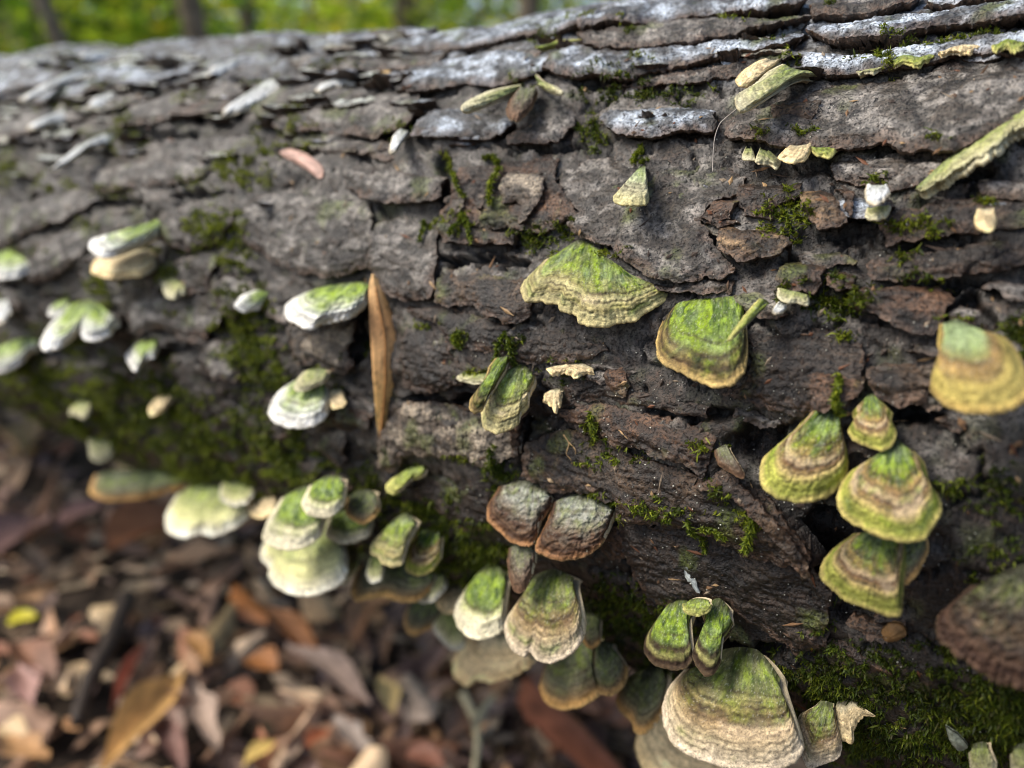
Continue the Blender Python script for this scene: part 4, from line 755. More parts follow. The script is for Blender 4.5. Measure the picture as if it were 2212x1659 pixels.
for f in FU:
    rt_ = np.array(f[2], float); c_ = rt_.mean(0); wd_ = np.ptp(rt_[:, 0])*.5+6
    if rng.random() < .7: ROOTS.append((c_[0], c_[1]-2, wd_*1.1, 8, .9, 1.7, .45))
# thin film of moss along the cracks, thicker towards the underside
CRK = []
for q in range(190):
    x_, y_ = rng.uniform(0, 2212), rng.uniform(150, 1600); lo_ = 900+.42*x_
    if y_ > lo_ : continue
    pr_ = .12+.6*(y_/lo_)**3
    if rng.random() < pr_: CRK.append((x_, y_, rng.uniform(14, 46), rng.uniform(4, 16), .7, rng.uniform(1.6, 2.6), rng.uniform(.1, .6)))
MO += [(40,940,60,30,1,4,.4),(140,960,70,40,1,4,.45),(230,840,80,60,.8,3.6,.4),(330,900,80,50,.9,3.6,.4),(400,1020,70,40,1,4,.45),(540,1020,60,40,1,4,.4),(580,950,50,60,.8,3.4,.4),(20,800,60,60,.8,3.8,.4),(120,740,50,40,.6,3,.4),(1760,1510,110,50,.6,1.7,.3),(1950,1500,170,80,.45,1.6,.2),(2120,1590,140,80,.45,1.7,.2),(1900,1620,150,60,.6,1.8,.3),(1200,1300,30,30,.8,2.4,.3),(1420,1480,50,40,1.2,2.6,.25),(1000,1270,60,40,1,3,.3),(900,1130,50,30,.9,3,.35),(780,1060,50,40,.9,3,.35)]
def moss():
    pts, tone, lng = [], [], []
    for (cx, cy, rx, ry, dn, ln, tn) in MO+ROOTS+CRK:
        u0, p0 = cast(np.array([[cx, cy]])); dep = ((pos(u0, p0, np.zeros(1))-CAM)@FW)[0]
        n = int(rx*ry*dn*.4*(2.4/ln)**.4*min(1, (dep/.205)**2.2))
        r = rng.random(n)**.7*1.6; a = rng.random(n)*6.283; x = cx+rx*r*np.cos(a); y = cy+ry*r*np.sin(a)
        keep = (1.7*f2(x/26, y/15, 1.5, 4) + .45*(1-r) - .12) > 0
        pts.append(np.stack([x, y], 1)[keep]); tone.append(np.full(keep.sum(), tn)); lng.append(np.full(keep.sum(), ln))
    F = np.concatenate(pts); tone = np.concatenate(tone); lng = np.concatenate(lng)*1e-3
    # three or four leaflets to each shoot
    P, n = on_bark(F); k = 5; P = np.repeat(P, k, 0); n = np.repeat(n, k, 0); tone = np.repeat(tone, k); lng = np.repeat(lng, k)
    cl = np.repeat(rng.normal(size=(len(F), 3)), k, 0)
    Dr = n*.75+.45*DOWN+.55*cl+rng.normal(size=P.shape)*.45; Dr /= np.linalg.norm(Dr, axis=1)[:, None]
    Ln = lng*rng.uniform(.3, 1.05, len(P))*(1-.35*(rng.random(len(P)) < .5)); P = P+n*rng.uniform(-.0004, .0006, len(P))[:, None]+rng.normal(size=P.shape)*.0002
    t = np.clip(tone+.18+.4*np.repeat(f2(F[:, 0]/30, F[:, 1]/20, 5.5, 2), k)+rng.normal(size=len(P))*.22, 0, 1)
    c = mix(np.tile(MC[0], (len(P), 1)), MC[1], np.clip(t*2, 0, 1)); c = mix(c, MC[2], np.clip(t*2-1, 0, 1)); c = mix(c, MC[3], (rng.random(len(P)) < .14)*.8)
    V, Q, T, C = blades(P, Dr, Ln, rng.uniform(.00018, .00036, len(P)), rng.normal(size=len(P)), c)
    o = obj('moss', V, [Q, T], MOSS, None, C, LOG0); tag(o, 'green moss growing in the bark cracks and over the underside of the log', 'moss', None, 'stuff')
moss()
def strand(label, line, wid=1.0, tone=.7):
    L = spline(np.array(line, float), 26); P, n = on_bark(L); k = np.ones(5)/5
    P = np.stack([np.convolve(np.pad(P[:, i], 2, 'edge'), k, 'valid') for i in range(3)], 1) + n*.0012
    tan = np.gradient(P, axis=0); tan /= np.linalg.norm(tan, axis=1)[:, None]
    idx = np.repeat(np.arange(26), 12); sd = rng.normal(size=(len(idx), 3)); Dr = tan[idx]*.9+sd*.55+n[idx]*.3; Dr /= np.linalg.norm(Dr, axis=1)[:, None]
    Pb = P[idx]+tan[idx]*rng.uniform(-.0004, .0004, len(idx))[:, None]
    t = np.clip(tone+rng.normal(size=len(idx))*.2, 0, 1); c = mix(np.tile(MC[0], (len(idx), 1)), MC[1], np.clip(t*2, 0, 1)); c = mix(c, MC[2], np.clip(t*2-1, 0, 1))
    V, Q, T, C = blades(Pb, Dr, wid*.0016*rng.uniform(.6, 1.1, len(idx)), np.full(len(idx), .00035), rng.normal(size=len(idx)), c)
    root_o = empty('moss_strand', P[0]); tag(root_o, label, 'moss', 'feathery moss strands on the bark')
    obj('leaflets', V, [Q, T], MOSS, root_o, C, P[0])
    tube('stem', P, .00018, DRY, root_o, lin((70, 82, 28)), P[0])
def tube(name, P, rad, mat, parent, colr, origin, ns=6, rads=None, bumps=0.0):
    P = np.asarray(P); n = len(P); tan = np.gradient(P, axis=0); tan /= np.linalg.norm(tan, axis=1)[:, None]+1e-12
    a = np.array([.3, .2, .93]); s1 = np.cross(tan, a); s1 /= np.linalg.norm(s1, axis=1)[:, None]; s2 = np.cross(tan, s1)
    rr = np.full(n, rad) if rads is None else np.asarray(rads)
    th = np.arange(ns)*2*np.pi/ns; V = P[:, None]+rr[:, None, None]*(np.cos(th)[None, :, None]*s1[:, None]+np.sin(th)[None, :, None]*s2[:, None])
    V = V.reshape(-1, 3)
    if bumps: V = V+np.repeat((V.reshape(n, ns, 3)-P[:, None]).reshape(-1, 3), 1, 0)*(bumps*f2(V[:, 0]*500, V[:, 2]*500, 3, 3))[:, None]
    F = grid_faces(n, ns, True); i = np.arange(ns-2)+1; z = np.zeros(ns-2, int)
    caps = np.concatenate([np.stack([z, i+1, i], 1), np.stack([z, i, i+1], 1)+(n-1)*ns])
    c = np.tile(colr, (len(V), 1)) if np.ndim(colr) == 1 else np.repeat(colr, ns, 0)
    return obj(name, V, [F, caps], mat, parent, c, origin)
for s_ in [
 ('curling green moss strand at the left edge of the torn brown patch', [(964,345),(972,368),(990,384),(1002,404),(1008,425),(1022,440)], 1, .7),
 ('short tuft like moss strand above the left part of the torn brown patch', [(1050,352),(1072,346),(1082,362)], 1, .6),
 ('bright plump moss strand beside the pale flake of the torn brown patch', [(1092,372),(1082,392),(1074,414),(1072,440),(1076,452)], 1.2, .75),
 ('forked moss strand hanging at the lower part of the torn brown patch', [(1012,470),(1022,486),(1030,505),(1034,528)], 1, .55),
 ('thin moss strand branching left at the lower part of the torn brown patch', [(1018,484),(1006,500),(994,514)], .8, .55),
 ('long hanging moss strand at the right edge of the large grey plate', [(918,476),(922,500),(924,526)], .9, .5),
 ('green moss sprig on the tip of the small moth shaped bracket', [(1388,318),(1384,336),(1372,352)], 1, .7),
 ('moss strand running down onto the narrow green finger bracket', [(1104,716),(1098,738),(1086,760),(1080,776)], 1, .45),
 ('moss strand hanging over the twin lobed green bracket', [(1110,728),(1118,748),(1122,770),(1121,800)], 1, .5),
 ('small drooping moss strand on the brown bark left of the twin lobed bracket', [(1010,715),(998,730),(1006,748)], 1, .6),
 ('single hanging moss strand over the reddish plate in the right half', [(1822,808),(1822,835),(1818,862),(1822,890)], 1.1, .7),
 ('moss strand trailing over the dark lower plate left of the white speck', [(1500,1106),(1512,1130),(1518,1152),(1530,1178)], 1, .6),
 ('moss strand creeping sideways above the dark lower plate', [(1530,1120),(1552,1128),(1578,1142)], .9, .6),
 ('bushy moss strand near the curled right end of the lower plate', [(1640,1100),(1636,1130),(1626,1166)], 1.3, .6),
 ('moss strand standing in the gap below the grey weathered wood', [(1074,960),(1078,990),(1082,1010)], 1.1, .4),
 ('short moss strand on the curled brown bark', [(1292,886),(1296,912),(1300,938)], 1, .6)]: strand(*s_)

# loose things lying on the bark
def chip(name, label, cat, outline, colr, h=.0012, th=.0006, curl=.0006, mat=None, grp=None):
    O = np.array(outline, float); c = O.mean(0); ring = spline(np.r_[O, O[:1]], 40)[:-1]; ks = np.array([0.02, .3, .6, .85, 1])
    xy = (c+(ring-c)[None]*ks[:, None, None]).reshape(-1, 2); u, ph = cast(xy, h); n = normal(ph)
    Pc, _ = on_bark(c[None]); uc, pc = uphi(Pc); hc = np.linalg.norm(Pc[0]-C0-((Pc[0]-C0)@D)*D)-R
    k = np.repeat(ks, len(ring)); hh = hc+h+curl*(1-k**2)+.00025*f2(xy[:, 0]/8, xy[:, 1]/8, 3, 3)
    T = pos(u, ph, hh); Bt = pos(u, ph, hh-th*(1-.5*k**4)); m = len(ring)
    V = np.concatenate([T, Bt]); F1 = grid_faces(5, m, True); F2 = F1[:, ::-1]+len(T); e = np.arange(m)+4*m; e2 = np.roll(e, -1)
    W = np.stack([e2, e, e+len(T), e2+len(T)], 1)
    q = F1[2*m]; 
    if np.cross(T[q[1]]-T[q[0]], T[q[2]]-T[q[0]])@n[0] < 0: F1 = F1[:, ::-1]; F2 = F2[:, ::-1]; W = W[:, ::-1]
    col = np.tile(colr, (len(V), 1))*(1+.5*f2(np.r_[xy, xy][:, 0]/14, np.r_[xy, xy][:, 1]/7, 5, 4))[:, None]*np.r_[1-.4*k**3, 1-.4*k**3][:, None]
    o = obj(name, V, [F1, F2, W], mat or DRY, None, col, Pc[0]); tag(o, label, cat, grp); return o
chip('bud_scale', 'small salmon pink bud scale stuck on the grey bark', 'bud scale', [(600,328),(622,320),(660,330),(690,353),(699,372),(690,386),(653,361),(617,341)], lin((196,158,142)), .0014, .0007, .0014)
chip('lichen_patch', 'tiny chalk white crust on the dark lower plate', 'lichen', [(1488,1213),(1494,1212),(1502,1226),(1514,1236),(1518,1250),(1524,1262),(1512,1256),(1502,1242),(1490,1236)], lin((196,202,198)), .0003, .0005, .0002)
chip('lichen_patch', 'greyish white crust in the moss right of the ragged pale lobe', 'lichen', [(2040,1578),(2060,1590),(2076,1604),(2090,1620),(2070,1626),(2050,1606)], lin((140,146,130)), .003, .001, .0008)
chip('lichen_patch', 'small yellowish dried bract curling out of the dark hollow', 'lichen', [(1738,1418),(1748,1404),(1764,1392),(1770,1396),(1760,1410),(1746,1424)], lin((206,180,70)), .0022, .0005, .001)
chip('bark_flake', 'round brown scale low on the dark bark below the cut off bracket', 'bark flake', [(1895,1370),(1920,1345),(1950,1350),(1958,1372),(1930,1388),(1905,1386)], lin((130,98,60)), .0016, .0012, .0012)
chip('bark_flake', 'tiny pale seed like flake above the rust coloured pair', 'bark flake', [(1198,1020),(1206,1021),(1212,1030),(1204,1029)], lin((200,170,130)), .001, .0004, .0004)
chip('bark_flake', 'ochre flake glued under the top ridge near the middle', 'bark flake', [(806,164),(840,156),(848,166),(830,178),(812,176)], lin((196,160,92)), .0008, .0006, .0004)
# the dry lanceolate leaf
def dry_leaf():
    L = np.array([(803,592),(797,620),(797,680),(802,760),(807,840),(814,910),(818,952)], float); Rr_ = np.array([(809,592),(825,616),(839,655),(862,722),(862,782),(853,852),(826,948)], float)
    a, b = spline(L, 48), spline(Rr_, 48); a[:, 0] += 1.2*n2(np.arange(48)*.4, np.zeros(48), 2); b[:, 0] += 4.0*n2(np.arange(48)*.22, np.zeros(48), 6)+1.5*n2(np.arange(48)*.7, np.zeros(48), 7)
    ks = np.linspace(0, 1, 13); XY = (a[:, None]*(1-ks[None, :, None])+b[:, None]*ks[None, :, None]).reshape(-1, 2)
    t = np.repeat(np.linspace(0, 1, 48), 13); k = np.tile(ks, 48)
    Pc, _ = on_bark(np.array([(806,600.),(822,940.)])); lo = Pc[0]+normal(uphi(Pc)[1])[0]*.010; hi = Pc[1]+normal(uphi(Pc)[1])[1]*.006
    ax = hi-lo; m = np.cross(ax, np.cross(CAM-lo, ax)); m /= np.linalg.norm(m); v = rays(XY)
    wd = np.interp(t, [0, .5, 1], [.0008, .0022, .0006]); d = .0045*np.sin(np.pi*t)+wd*np.cos((k-.45)*np.pi*.9)*.9+.00015*n2(k*16, t*6, 3)
    kk = ((lo-CAM)@m+d)/(v@m); T = CAM+v*kk[:, None]; Bt = T-m*.0007; n = len(T)
    F1 = grid_faces(48, 13); q = F1[200]
    if np.cross(T[q[1]]-T[q[0]], T[q[2]]-T[q[0]])@m < 0: F1 = F1[:, ::-1]
    B = F1[:, ::-1]+n; idx = np.concatenate([np.arange(13), np.arange(1, 48)*13+12, np.arange(46, -1, -1)*0+0]) 
    ring = np.concatenate([np.arange(13), np.arange(2, 49)*13-1, (np.arange(11, -1, -1))+47*13, np.arange(46, 0, -1)*13]); r2 = np.roll(ring, -1)
    W = np.stack([ring, r2, r2+n, ring+n], 1)
    st = lin((214,166,110)); c = mix(np.tile(st, (n, 1)), lin((222,178,120)), sst(.2, 0, t)); c = mix(c, lin((184,130,80)), .6*sst(.1, .3, t)*sst(.5, .3, t)); c = mix(c, lin((212,170,100)), sst(.5, .8, t)*.7); c = mix(c, lin((70,46,38)), sst(.9, .97, t+.03*(k-.5)))
    c = c*(1+.32*n2(k*14, t*2.5, 8)+.25*f2(k*9, t*12, 8, 4))[:, None]; c = mix(c, c*.5, sst(.28, .5, f2(k*3, t*16, 18, 3)))
    o = empty('dry_leaf', hi); tag(o, 'dry tan lance shaped leaf hanging upright on the log beside the frilled green bracket', 'leaf')
    obj('blade', np.r_[T, Bt], [F1, B, W], DRY, o, np.r_[c, c*.9], hi)
    mid = T.reshape(48, 13, 3)[4:47, 6]+m*.0001; tube('midrib', mid, .0003, DRY, o, lin((176,124,72)), hi, 6, np.linspace(.0002, .0004, 43))
dry_leaf()
# lichen-covered twig that leans out from the bark at the right margin
def twig(name, label, cat, line, r0, r1, hs, cols, group=None, ns=10, n=40, lichen=False):
    L = spline(np.array(line, float), n); u, ph = cast(L); h = np.interp(np.linspace(0, 1, n), np.linspace(0, 1, len(hs)), hs); P = pos(u, ph, hlow_p(u, ph)+h)
    t = np.linspace(0, 1, n); rad = (r0+(r1-r0)*t)*(1+.45*f2(t*11, t*0, 4, 3))
    c = np.stack([np.interp(t*len(cols)-.5, np.arange(len(cols)), [lin(q)[k] for q in cols]) for k in range(3)], 1)
    o = empty(name, P[0]); tag(o, label, cat, group); tube('stem', P, r0, DRY, o, c, P[0], ns, rad, .25)
    if lichen:
        for i in range(3, n-2, 3):
            q = P[i]+rng.normal(size=3)*.0005; ph_ = np.linspace(0, 6.283, 9)[:-1]; tn = (P[i+1]-P[i-1]); tn /= np.linalg.norm(tn); s = np.cross(tn, [0, 0, 1.0]); s /= np.linalg.norm(s); v2 = np.cross(s, tn)
            rr = rad[i]*rng.uniform(.95, 1.2); rows = [q+tn*dx+(np.cos(ph_)[:, None]*s+np.sin(ph_)[:, None]*v2)*rr*f for dx, f in ((-.0022, .55), (-.001, 1), (.001, 1.02), (.0022, .5))]
            obj('lichen_scale', np.concatenate(rows), [grid_faces(4, 8, True)], DRY, o, np.tile(lin([(176,190,150),(160,172,84),(190,190,150)][i % 3]), (32, 1))*(1+.2*rng.normal(size=(32, 1))), P[0])
twig('rootlet', 'thin branching pale rootlet below the frayed cream tuft', 'rootlet', [(1226,935),(1240,952),(1236,972),(1246,990),(1240,1012)], .00022, .00012, [.002, .003, .002], [(170,140,100)], 'dead rootlets on the bark', 6, 20)
twig('rootlet', 'short pale rootlet forking off under the curled brown bark', 'rootlet', [(1240,950),(1256,966),(1248,988)], .0002, .0001, [.0025, .003, .002], [(170,140,100)], 'dead rootlets on the bark', 6, 16)
twig('rootlet', 'short straight woody splinter beside the lower moss on the curled bark', 'rootlet', [(1352,918),(1366,932),(1372,940)], .00025, .00014, [.004, .0045, .004], [(180,146,104)], 'dead rootlets on the bark', 6, 14)
twig('plant_fibre', 'hair thin pale fibre hanging from the double bracket over the pitted plate', 'fibre', [(1628,240),(1600,270),(1565,296),(1552,330),(1548,390)], .0001, .00008, [.006, .005, .004], [(190,180,170)], None, 5, 30)
# pale grit sprinkled on the lower bark
def grit():
    n = 1500; a = rng.random((n, 2)); F = np.stack([1000+a[:, 0]*1150, 700+a[:, 1]*900], 1); k = f2(F[:, 0]/120, F[:, 1]/90, 3, 3)+.25-.5*np.abs((F[:, 0]-1500)/700) > 0; F = F[k]
    b = rng.random((260, 2)); F = np.r_[F, np.stack([b[:, 0]*2212, 100+b[:, 1]*700+200*(1-b[:, 0])], 1)]
    P, nn = on_bark(F); r = rng.uniform(.00009, .00026, len(P)); P = P+nn*r[:, None]*.6
    o6 = np.array([(1,0,0),(-1,0,0),(0,1,0),(0,-1,0),(0,0,1),(0,0,-1)], float); V = (P[:, None]+o6[None]*r[:, None, None]*rng.uniform(.6, 1.3, (len(P), 6, 1))).reshape(-1, 3)
    t = np.array([(0,2,4),(2,1,4),(1,3,4),(3,0,4),(2,0,5),(1,2,5),(3,1,5),(0,3,5)]); T = (np.arange(len(P))[:, None, None]*6+t[None]).reshape(-1, 3)
    c = np.repeat(lin((196,194,180))*rng.uniform(.5, 1.15, (len(P), 1)), 6, 0)
    o = obj('grit', V, [T], DRY, None, c, LOG0, False); tag(o, 'pale grains of grit and spores sprinkled over the lower bark', 'grit', None, 'stuff')
grit()
def crumbs():
    n = 1500; F = np.stack([rng.random(n)*2212, 120+rng.random(n)*1450], 1); F = F[F[:, 1] < 820+.46*F[:, 0]]; F = F[f2(F[:, 0]/60, F[:, 1]/30, 13, 3) > .0]
    P, nn = on_bark(F); m = len(P); a = rng.normal(size=(m, 3)); a -= (a*nn).sum(1)[:, None]*nn; a /= np.linalg.norm(a, axis=1)[:, None]; b = np.cross(nn, a)
    L = rng.uniform(.0003, .0014, m)*np.where(rng.random(m) < .2, 2.2, 1); W = L*rng.uniform(.25, .6, m)*np.where(L > .0016, .35, 1); H = W*.5; P = P+nn*(H*.5)[:, None]+nn*.0001
    V = np.stack([P+a*L[:, None], P-a*L[:, None]*rng.uniform(.6, 1.2, (m, 1)), P+b*W[:, None], P-b*W[:, None]*rng.uniform(.5, 1.2, (m, 1)), P+nn*H[:, None], P-nn*H[:, None]], 1).reshape(-1, 3)
    t = np.array([(0,2,4),(2,1,4),(1,3,4),(3,0,4),(2,0,5),(1,2,5),(3,1,5),(0,3,5)]); T = (np.arange(m)[:, None, None]*6+t[None]).reshape(-1, 3)
    pal = np.array([lin(c) for c in [(120,90,62),(84,64,48),(160,130,92),(60,48,40),(140,124,104),(104,66,44)]]); C = np.repeat(pal[rng.integers(0, 6, m)], 6, 0)
    o = obj('bark_crumbs', V, [T], DRY, None, C, LOG0, False); tag(o, 'crumbs of bark and bits of dead needles caught on the rough bark', 'debris', None, 'stuff')
crumbs()
# ------------------------------------------------------------------ forest floor and leaf litter
def ground_z(x, y):
    p = np.stack([x, y], 1); q = p-C0[:2]; u = q@D[:2]; v = q@NH[:2]; sh = x.shape
    near = np.exp(-(v/.16)**2)*(sst(.05, -.28, u)+sst(1.2, 1.9, u))        # the banks the log lies on at both ends
    b = (C0[2]-R-.004)
    g = .012*f2(x*3+7, y*3, 4, 3)*sst(.3, 1.2, np.hypot(x, y)) + .05*f2(x*.5, y*.5, 9, 2)*sst(1, 5, np.hypot(x, y))
    return g*(1-near)+b*near
def floor():
    r = np.concatenate([np.linspace(0, 1.6, 60), np.geomspace(1.65, 60, 40)]); a = np.linspace(0, 2*np.pi, 121)[:-1]
    X = (r[:, None]*np.cos(a)).ravel(); Y = (r[:, None]*np.sin(a)).ravel()+.3
    V = np.stack([X, Y, ground_z(X, Y)], 1); o = obj('ground', V, [grid_faces(len(r), 120, True)], GROUND, None, None, np.zeros(3)); tag(o, 'dark forest soil under the leaf litter', 'ground', None, 'structure')
floor()
def floor_at(F, z=.012):
    v = rays(F); t = (z-CAM[2])/v[:, 2]; return CAM+v*t[:, None]
def leaf_mesh(kind, sd):
    nl, nw = 12, 6; t = np.linspace(0, 1, nl+1); k = np.linspace(-1, 1, nw+1)
    if kind == 0: w = np.sin(np.pi*t**.8)**.8
    elif kind == 1: w = np.sin(np.pi*t)**1.3
    elif kind == 2: w = np.minimum(1, 3*t)*np.minimum(1, 3.2*(1-t))**.7*(.85+.25*np.sin(t*16))
    else: w = np.sin(np.pi*np.clip(t*.93+.05, 0, 1))**.6*(1-.25*np.abs(np.sin(t*9)))
    w = np.maximum(w, .04); rg = np.random.default_rng(sd); c1, c2, c3 = rg.normal(size=3)
    X, Kk = np.meshgrid(t, k, indexing='ij'); Yv = Kk*w[:, None]*.5
    Zv = .10*c1*(X-.5)**2*2 + (.18+.16*abs(c2))*np.abs(Kk)**1.6*w[:, None]*.6*np.sign(c2+.6) + .05*np.sin(X*7+c3*3)*Kk + .015*np.cos(X*40)*np.abs(Kk)
    V = np.stack([X.ravel()-.5, Yv.ravel()+.05*c3*np.sin(X.ravel()*3), Zv.ravel()], 1)
    return mesh('dead_leaf', V, [grid_faces(nl+1, nw+1)])
LM = [leaf_mesh(k % 4, k+11) for k in range(14)]
for m in LM: m.materials.append(LEAF)
def put_leaf(name, label, cat, loc, yaw, ln, wd, colr, pitch=0, roll=0, mi=0, group=None):
    o = bpy.data.objects.new(name, LM[mi]); link(o, None, loc); o.rotation_euler = Matrix.Rotation(yaw, 4, 'Z').to_euler() if False else (roll, pitch, yaw)
    o.scale = (ln, wd, (ln+wd)*.5); colr = tuple(np.array(colr, float)*np.array([1.03, .97, .90])); cb = np.array(colr, float)*.72+np.array([150, 122, 100])*.28 if cat == 'leaf' and colr[1] < 180 else np.array(colr, float); o.color = (*lin(cb), 1); return tag(o, label, cat, group)
GL = [ # from, to, width, colour, leaf shape, tilt, label
 ((14,1345),(80,1330),44,(206,206,70),0,.2,'bright chartreuse yellow leaf lying in the brown litter'),
 ((402,1445),(205,1690),84,(206,170,104),1,.1,'long straw coloured leaf slanting across the litter'),
 ((312,1392),(240,1535),30,(160,98,84),1,.0,'narrow brick red leaf strip crossing towards the straw coloured leaf'),
 ((0,1200),(100,1110),110,(112,90,98),0,.1,'purple grey leaf at the left margin'),
 ((100,1150),(235,1085),54,(176,140,140),1,.2,'dusty pink leaf beside the purple grey one'),
 ((235,1200),(420,1100),130,(140,88,52),0,.1,'big warm brown leaf below the log'),
 ((330,1215),(520,1195),84,(182,156,130),2,.2,'crumpled beige leaf under the blurred cream bracket'),
 ((505,1262),(580,1330),50,(196,120,52),0,.3,'small glowing orange leaf near the left cluster'),
 ((560,1310),(700,1420),44,(178,122,76),1,.1,'orange brown leaf strip running to the right of the glowing orange leaf'),
 ((195,1310),(258,1312),60,(206,190,158),3,.2,'round cream leaf above the dark stick'),
 ((618,1395),(800,1520),60,(182,168,166),1,.0,'lilac grey blade shaped leaf in the middle of the litter'),
 ((415,1460),(470,1650),50,(176,166,164),2,.1,'pale grey upright leaf right of the straw coloured leaf'),
 ((1140,1470),(1400,1690),120,(160,88,58),0,.2,'large rust coloured leaf under the bottom centre cluster'),
 ((870,1440),(935,1550),84,(186,178,172),3,.2,'pale silvery leaf left of the cream cone bracket'),
 ((820,1460),(850,1545),46,(206,190,140),1,.1,'narrow cream leaf beside the pale silvery one'),
 ((530,1420),(600,1455),60,(186,122,64),0,.2,'rounded amber leaf above the lilac blade'),
 ((405,1370),(450,1432),44,(190,146,86),0,.1,'small tan oval leaf above the straw coloured leaf'),
 ((520,1655),(600,1600),40,(206,186,116),1,.1,'small pale yellow leaf near the bottom margin'),
 ((662,1622),(712,1570),40,(176,98,62),0,.3,'small orange red leaf near the bottom margin'),
 ((-10,900),(50,1010),90,(170,150,120),0,.4,'upright beige leaf at the left margin under the log'),
 ((8,985),(82,972),36,(206,176,96),1,.2,'small honey coloured leaf at the left margin under the log'),
 ((120,1040),(60,1150),50,(160,120,96),2,.2,'tan brown leaf between the purple grey one and the log'),
 ((110,1480),(20,1380),60,(120,84,68),0,.2,'dull brown leaf below the chartreuse yellow one'),
 ((0,1600),(100,1640),70,(200,160,112),2,.2,'peach coloured leaf in the lower left corner'),
 ((0,1570),(60,1590),44,(206,190,160),0,.2,'cream leaf on top of the peach coloured one'),
 ((40,1440),(70,1520),60,(170,140,146),1,.2,'mauve leaf between the dull brown leaf and the dark stick'),
 ((500,1310),(440,1420),60,(150,140,104),3,.2,'olive grey leaf above the small tan oval'),
 ((720,1330),(650,1260),60,(196,176,140),0,.2,'light beige leaf behind the left cluster'),
 ((780,1290),(760,1400),50,(150,110,80),1,.2,'brown leaf standing on edge behind the grey shelf'),
 ((960,1600),(1040,1520),56,(110,86,76),0,.2,'dark brown leaf left of the forked twig'),
 ((720,1560),(800,1620),50,(180,176,176),2,.3,'whitish leaf curl above the bottom margin'),
 ((880,1620),(960,1660),50,(150,96,78),0,.2,'reddish brown leaf at the bottom margin'),
 ((340,1560),(400,1660),46,(116,88,90),0,.1,'plum coloured leaf beside the straw coloured one'),
]
for (a, b, wd, colr, mi, tl, lab) in GL:
    A, B = floor_at(np.array([a, b], float), .042); d = B-A; ln = np.linalg.norm(d); dep = ((A+B)/2-CAM)@FW
    put_leaf('fallen_leaf', lab, 'leaf', (A+B)/2, math.atan2(d[1], d[0]), ln, wd*S*dep/FPX*1.15, colr, tl*.5*rng.normal(), tl*rng.normal(), mi+4*int(rng.integers(0, 3)), 'dead leaves told apart in the litter')
PALET = [(tuple(min(245, int(54+v*.9)) for v in c), n) for c, n in [((124,92,70),'brown'),((146,112,84),'brown'),((96,72,60),'dark brown'),((176,148,116),'tan'),((200,178,144),'beige'),((160,138,118),'grey'),((110,86,84),'dark brown'),((140,84,56),'rust brown'),((196,176,152),'pale grey'),((80,60,54),'dark brown'),((166,124,80),'tan'),((136,108,94),'grey')]]
cnt = 0
while cnt < 265:
    x, y = rng.uniform(-260, 1700), rng.uniform(860, 2000)
    if y < 900+.42*max(x, 0)-60: continue
    p = floor_at(np.array([[x, y]]), .006)[0]
    if p[1] > 2.2: continue
    c, nm = PALET[int(rng.integers(0, 12))]; ln = rng.uniform(.03, .072)
    z = float(ground_z(p[:1], p[1:2])[0])+rng.uniform(.012, .034)
    put_leaf('fallen_leaf', 'one of the curled %s dead leaves lying loose in the blurred litter' % nm, 'leaf', (p[0], p[1], z), rng.uniform(0, 6.28), ln, ln*rng.uniform(.3, .62), np.clip(np.array(c)*rng.uniform(.85, 1.12), 0, 255), rng.normal()*.4, rng.normal()*.5, int(rng.integers(0, 14)), 'curled %s leaves in the litter' % nm)
    cnt += 1
def litter():
    n = 24000; r = rng.random(n)**.85*3.2; a = rng.random(n)*6.283; X, Y = r*np.cos(a), r*np.sin(a)+.5
    ln = rng.uniform(.014, .040, n)*(1+.35*r); V, C = [], []; P = np.stack([X, Y, ground_z(X, Y)+rng.uniform(.001, .02, n)], 1)
    ya, t1, t2 = rng.random(n)*6.283, rng.normal(size=n)*.25, rng.normal(size=n)*.3; dx = np.stack([np.cos(ya), np.sin(ya), t1], 1); dy = np.stack([-np.sin(ya), np.cos(ya), t2], 1); wd = ln*rng.uniform(.3, .6, n)
    sh = [(-.5, 0, 0), (-.2, .42, .08), (.2, .4, .1), (.5, 0, .05), (.2, -.4, .12), (-.2, -.42, .06), (0, 0, -.03)]
    V = np.stack([P+dx*(sx*ln)[:, None]+dy*(sy*wd)[:, None]+np.array([0, 0, 1.0])*(sz*ln)[:, None] for sx, sy, sz in sh], 1).reshape(-1, 3)
    t = np.array([(6,0,1),(6,1,2),(6,2,3),(6,3,4),(6,4,5),(6,5,0)]); T = (np.arange(n)[:, None, None]*7+t[None]).reshape(-1, 3)
    pc = np.array([lin(c) for c, _ in PALET]); C = np.repeat(pc[rng.integers(0, 12, n)]*rng.uniform(.3, .8, (n, 1))*np.array([[1.05, .97, .88]]), 7, 0)
    o = obj('leaf_litter', V, [T], LITTER, None, C, np.zeros(3), False); tag(o, 'dense mat of decaying brown leaves covering the forest floor', 'leaf litter', None, 'stuff')
litter()
def ground_stick(label, line, r, colr, z=.03):
    pts = spline(np.array(line, float), 30); P = floor_at(pts, z+.015); o = empty('stick', P[0]); tag(o, label, 'stick'); tube('stem', P, r, DRY, o, lin(colr), P[0], 8, np.linspace(r, r*.6, 30), .3); return o, P
ground_stick('dark rotten stick slanting through the leaf litter', [(275,1290),(240,1380),(190,1480),(165,1560)], .008, (52,42,36))
o_, P_ = ground_stick('pale forked twig standing in the litter at the bottom margin', [(1000,1500),(1022,1545),(1032,1600),(1020,1700)], .0035, (186,174,140), .03)
tube('branch', floor_at(spline(np.array([(1026,1570),(1044,1530),(1070,1500)], float), 16), .046), .0026, DRY, o_, lin((180,170,136)), P_[0], 8, np.linspace(.0028, .0016, 16), .3)
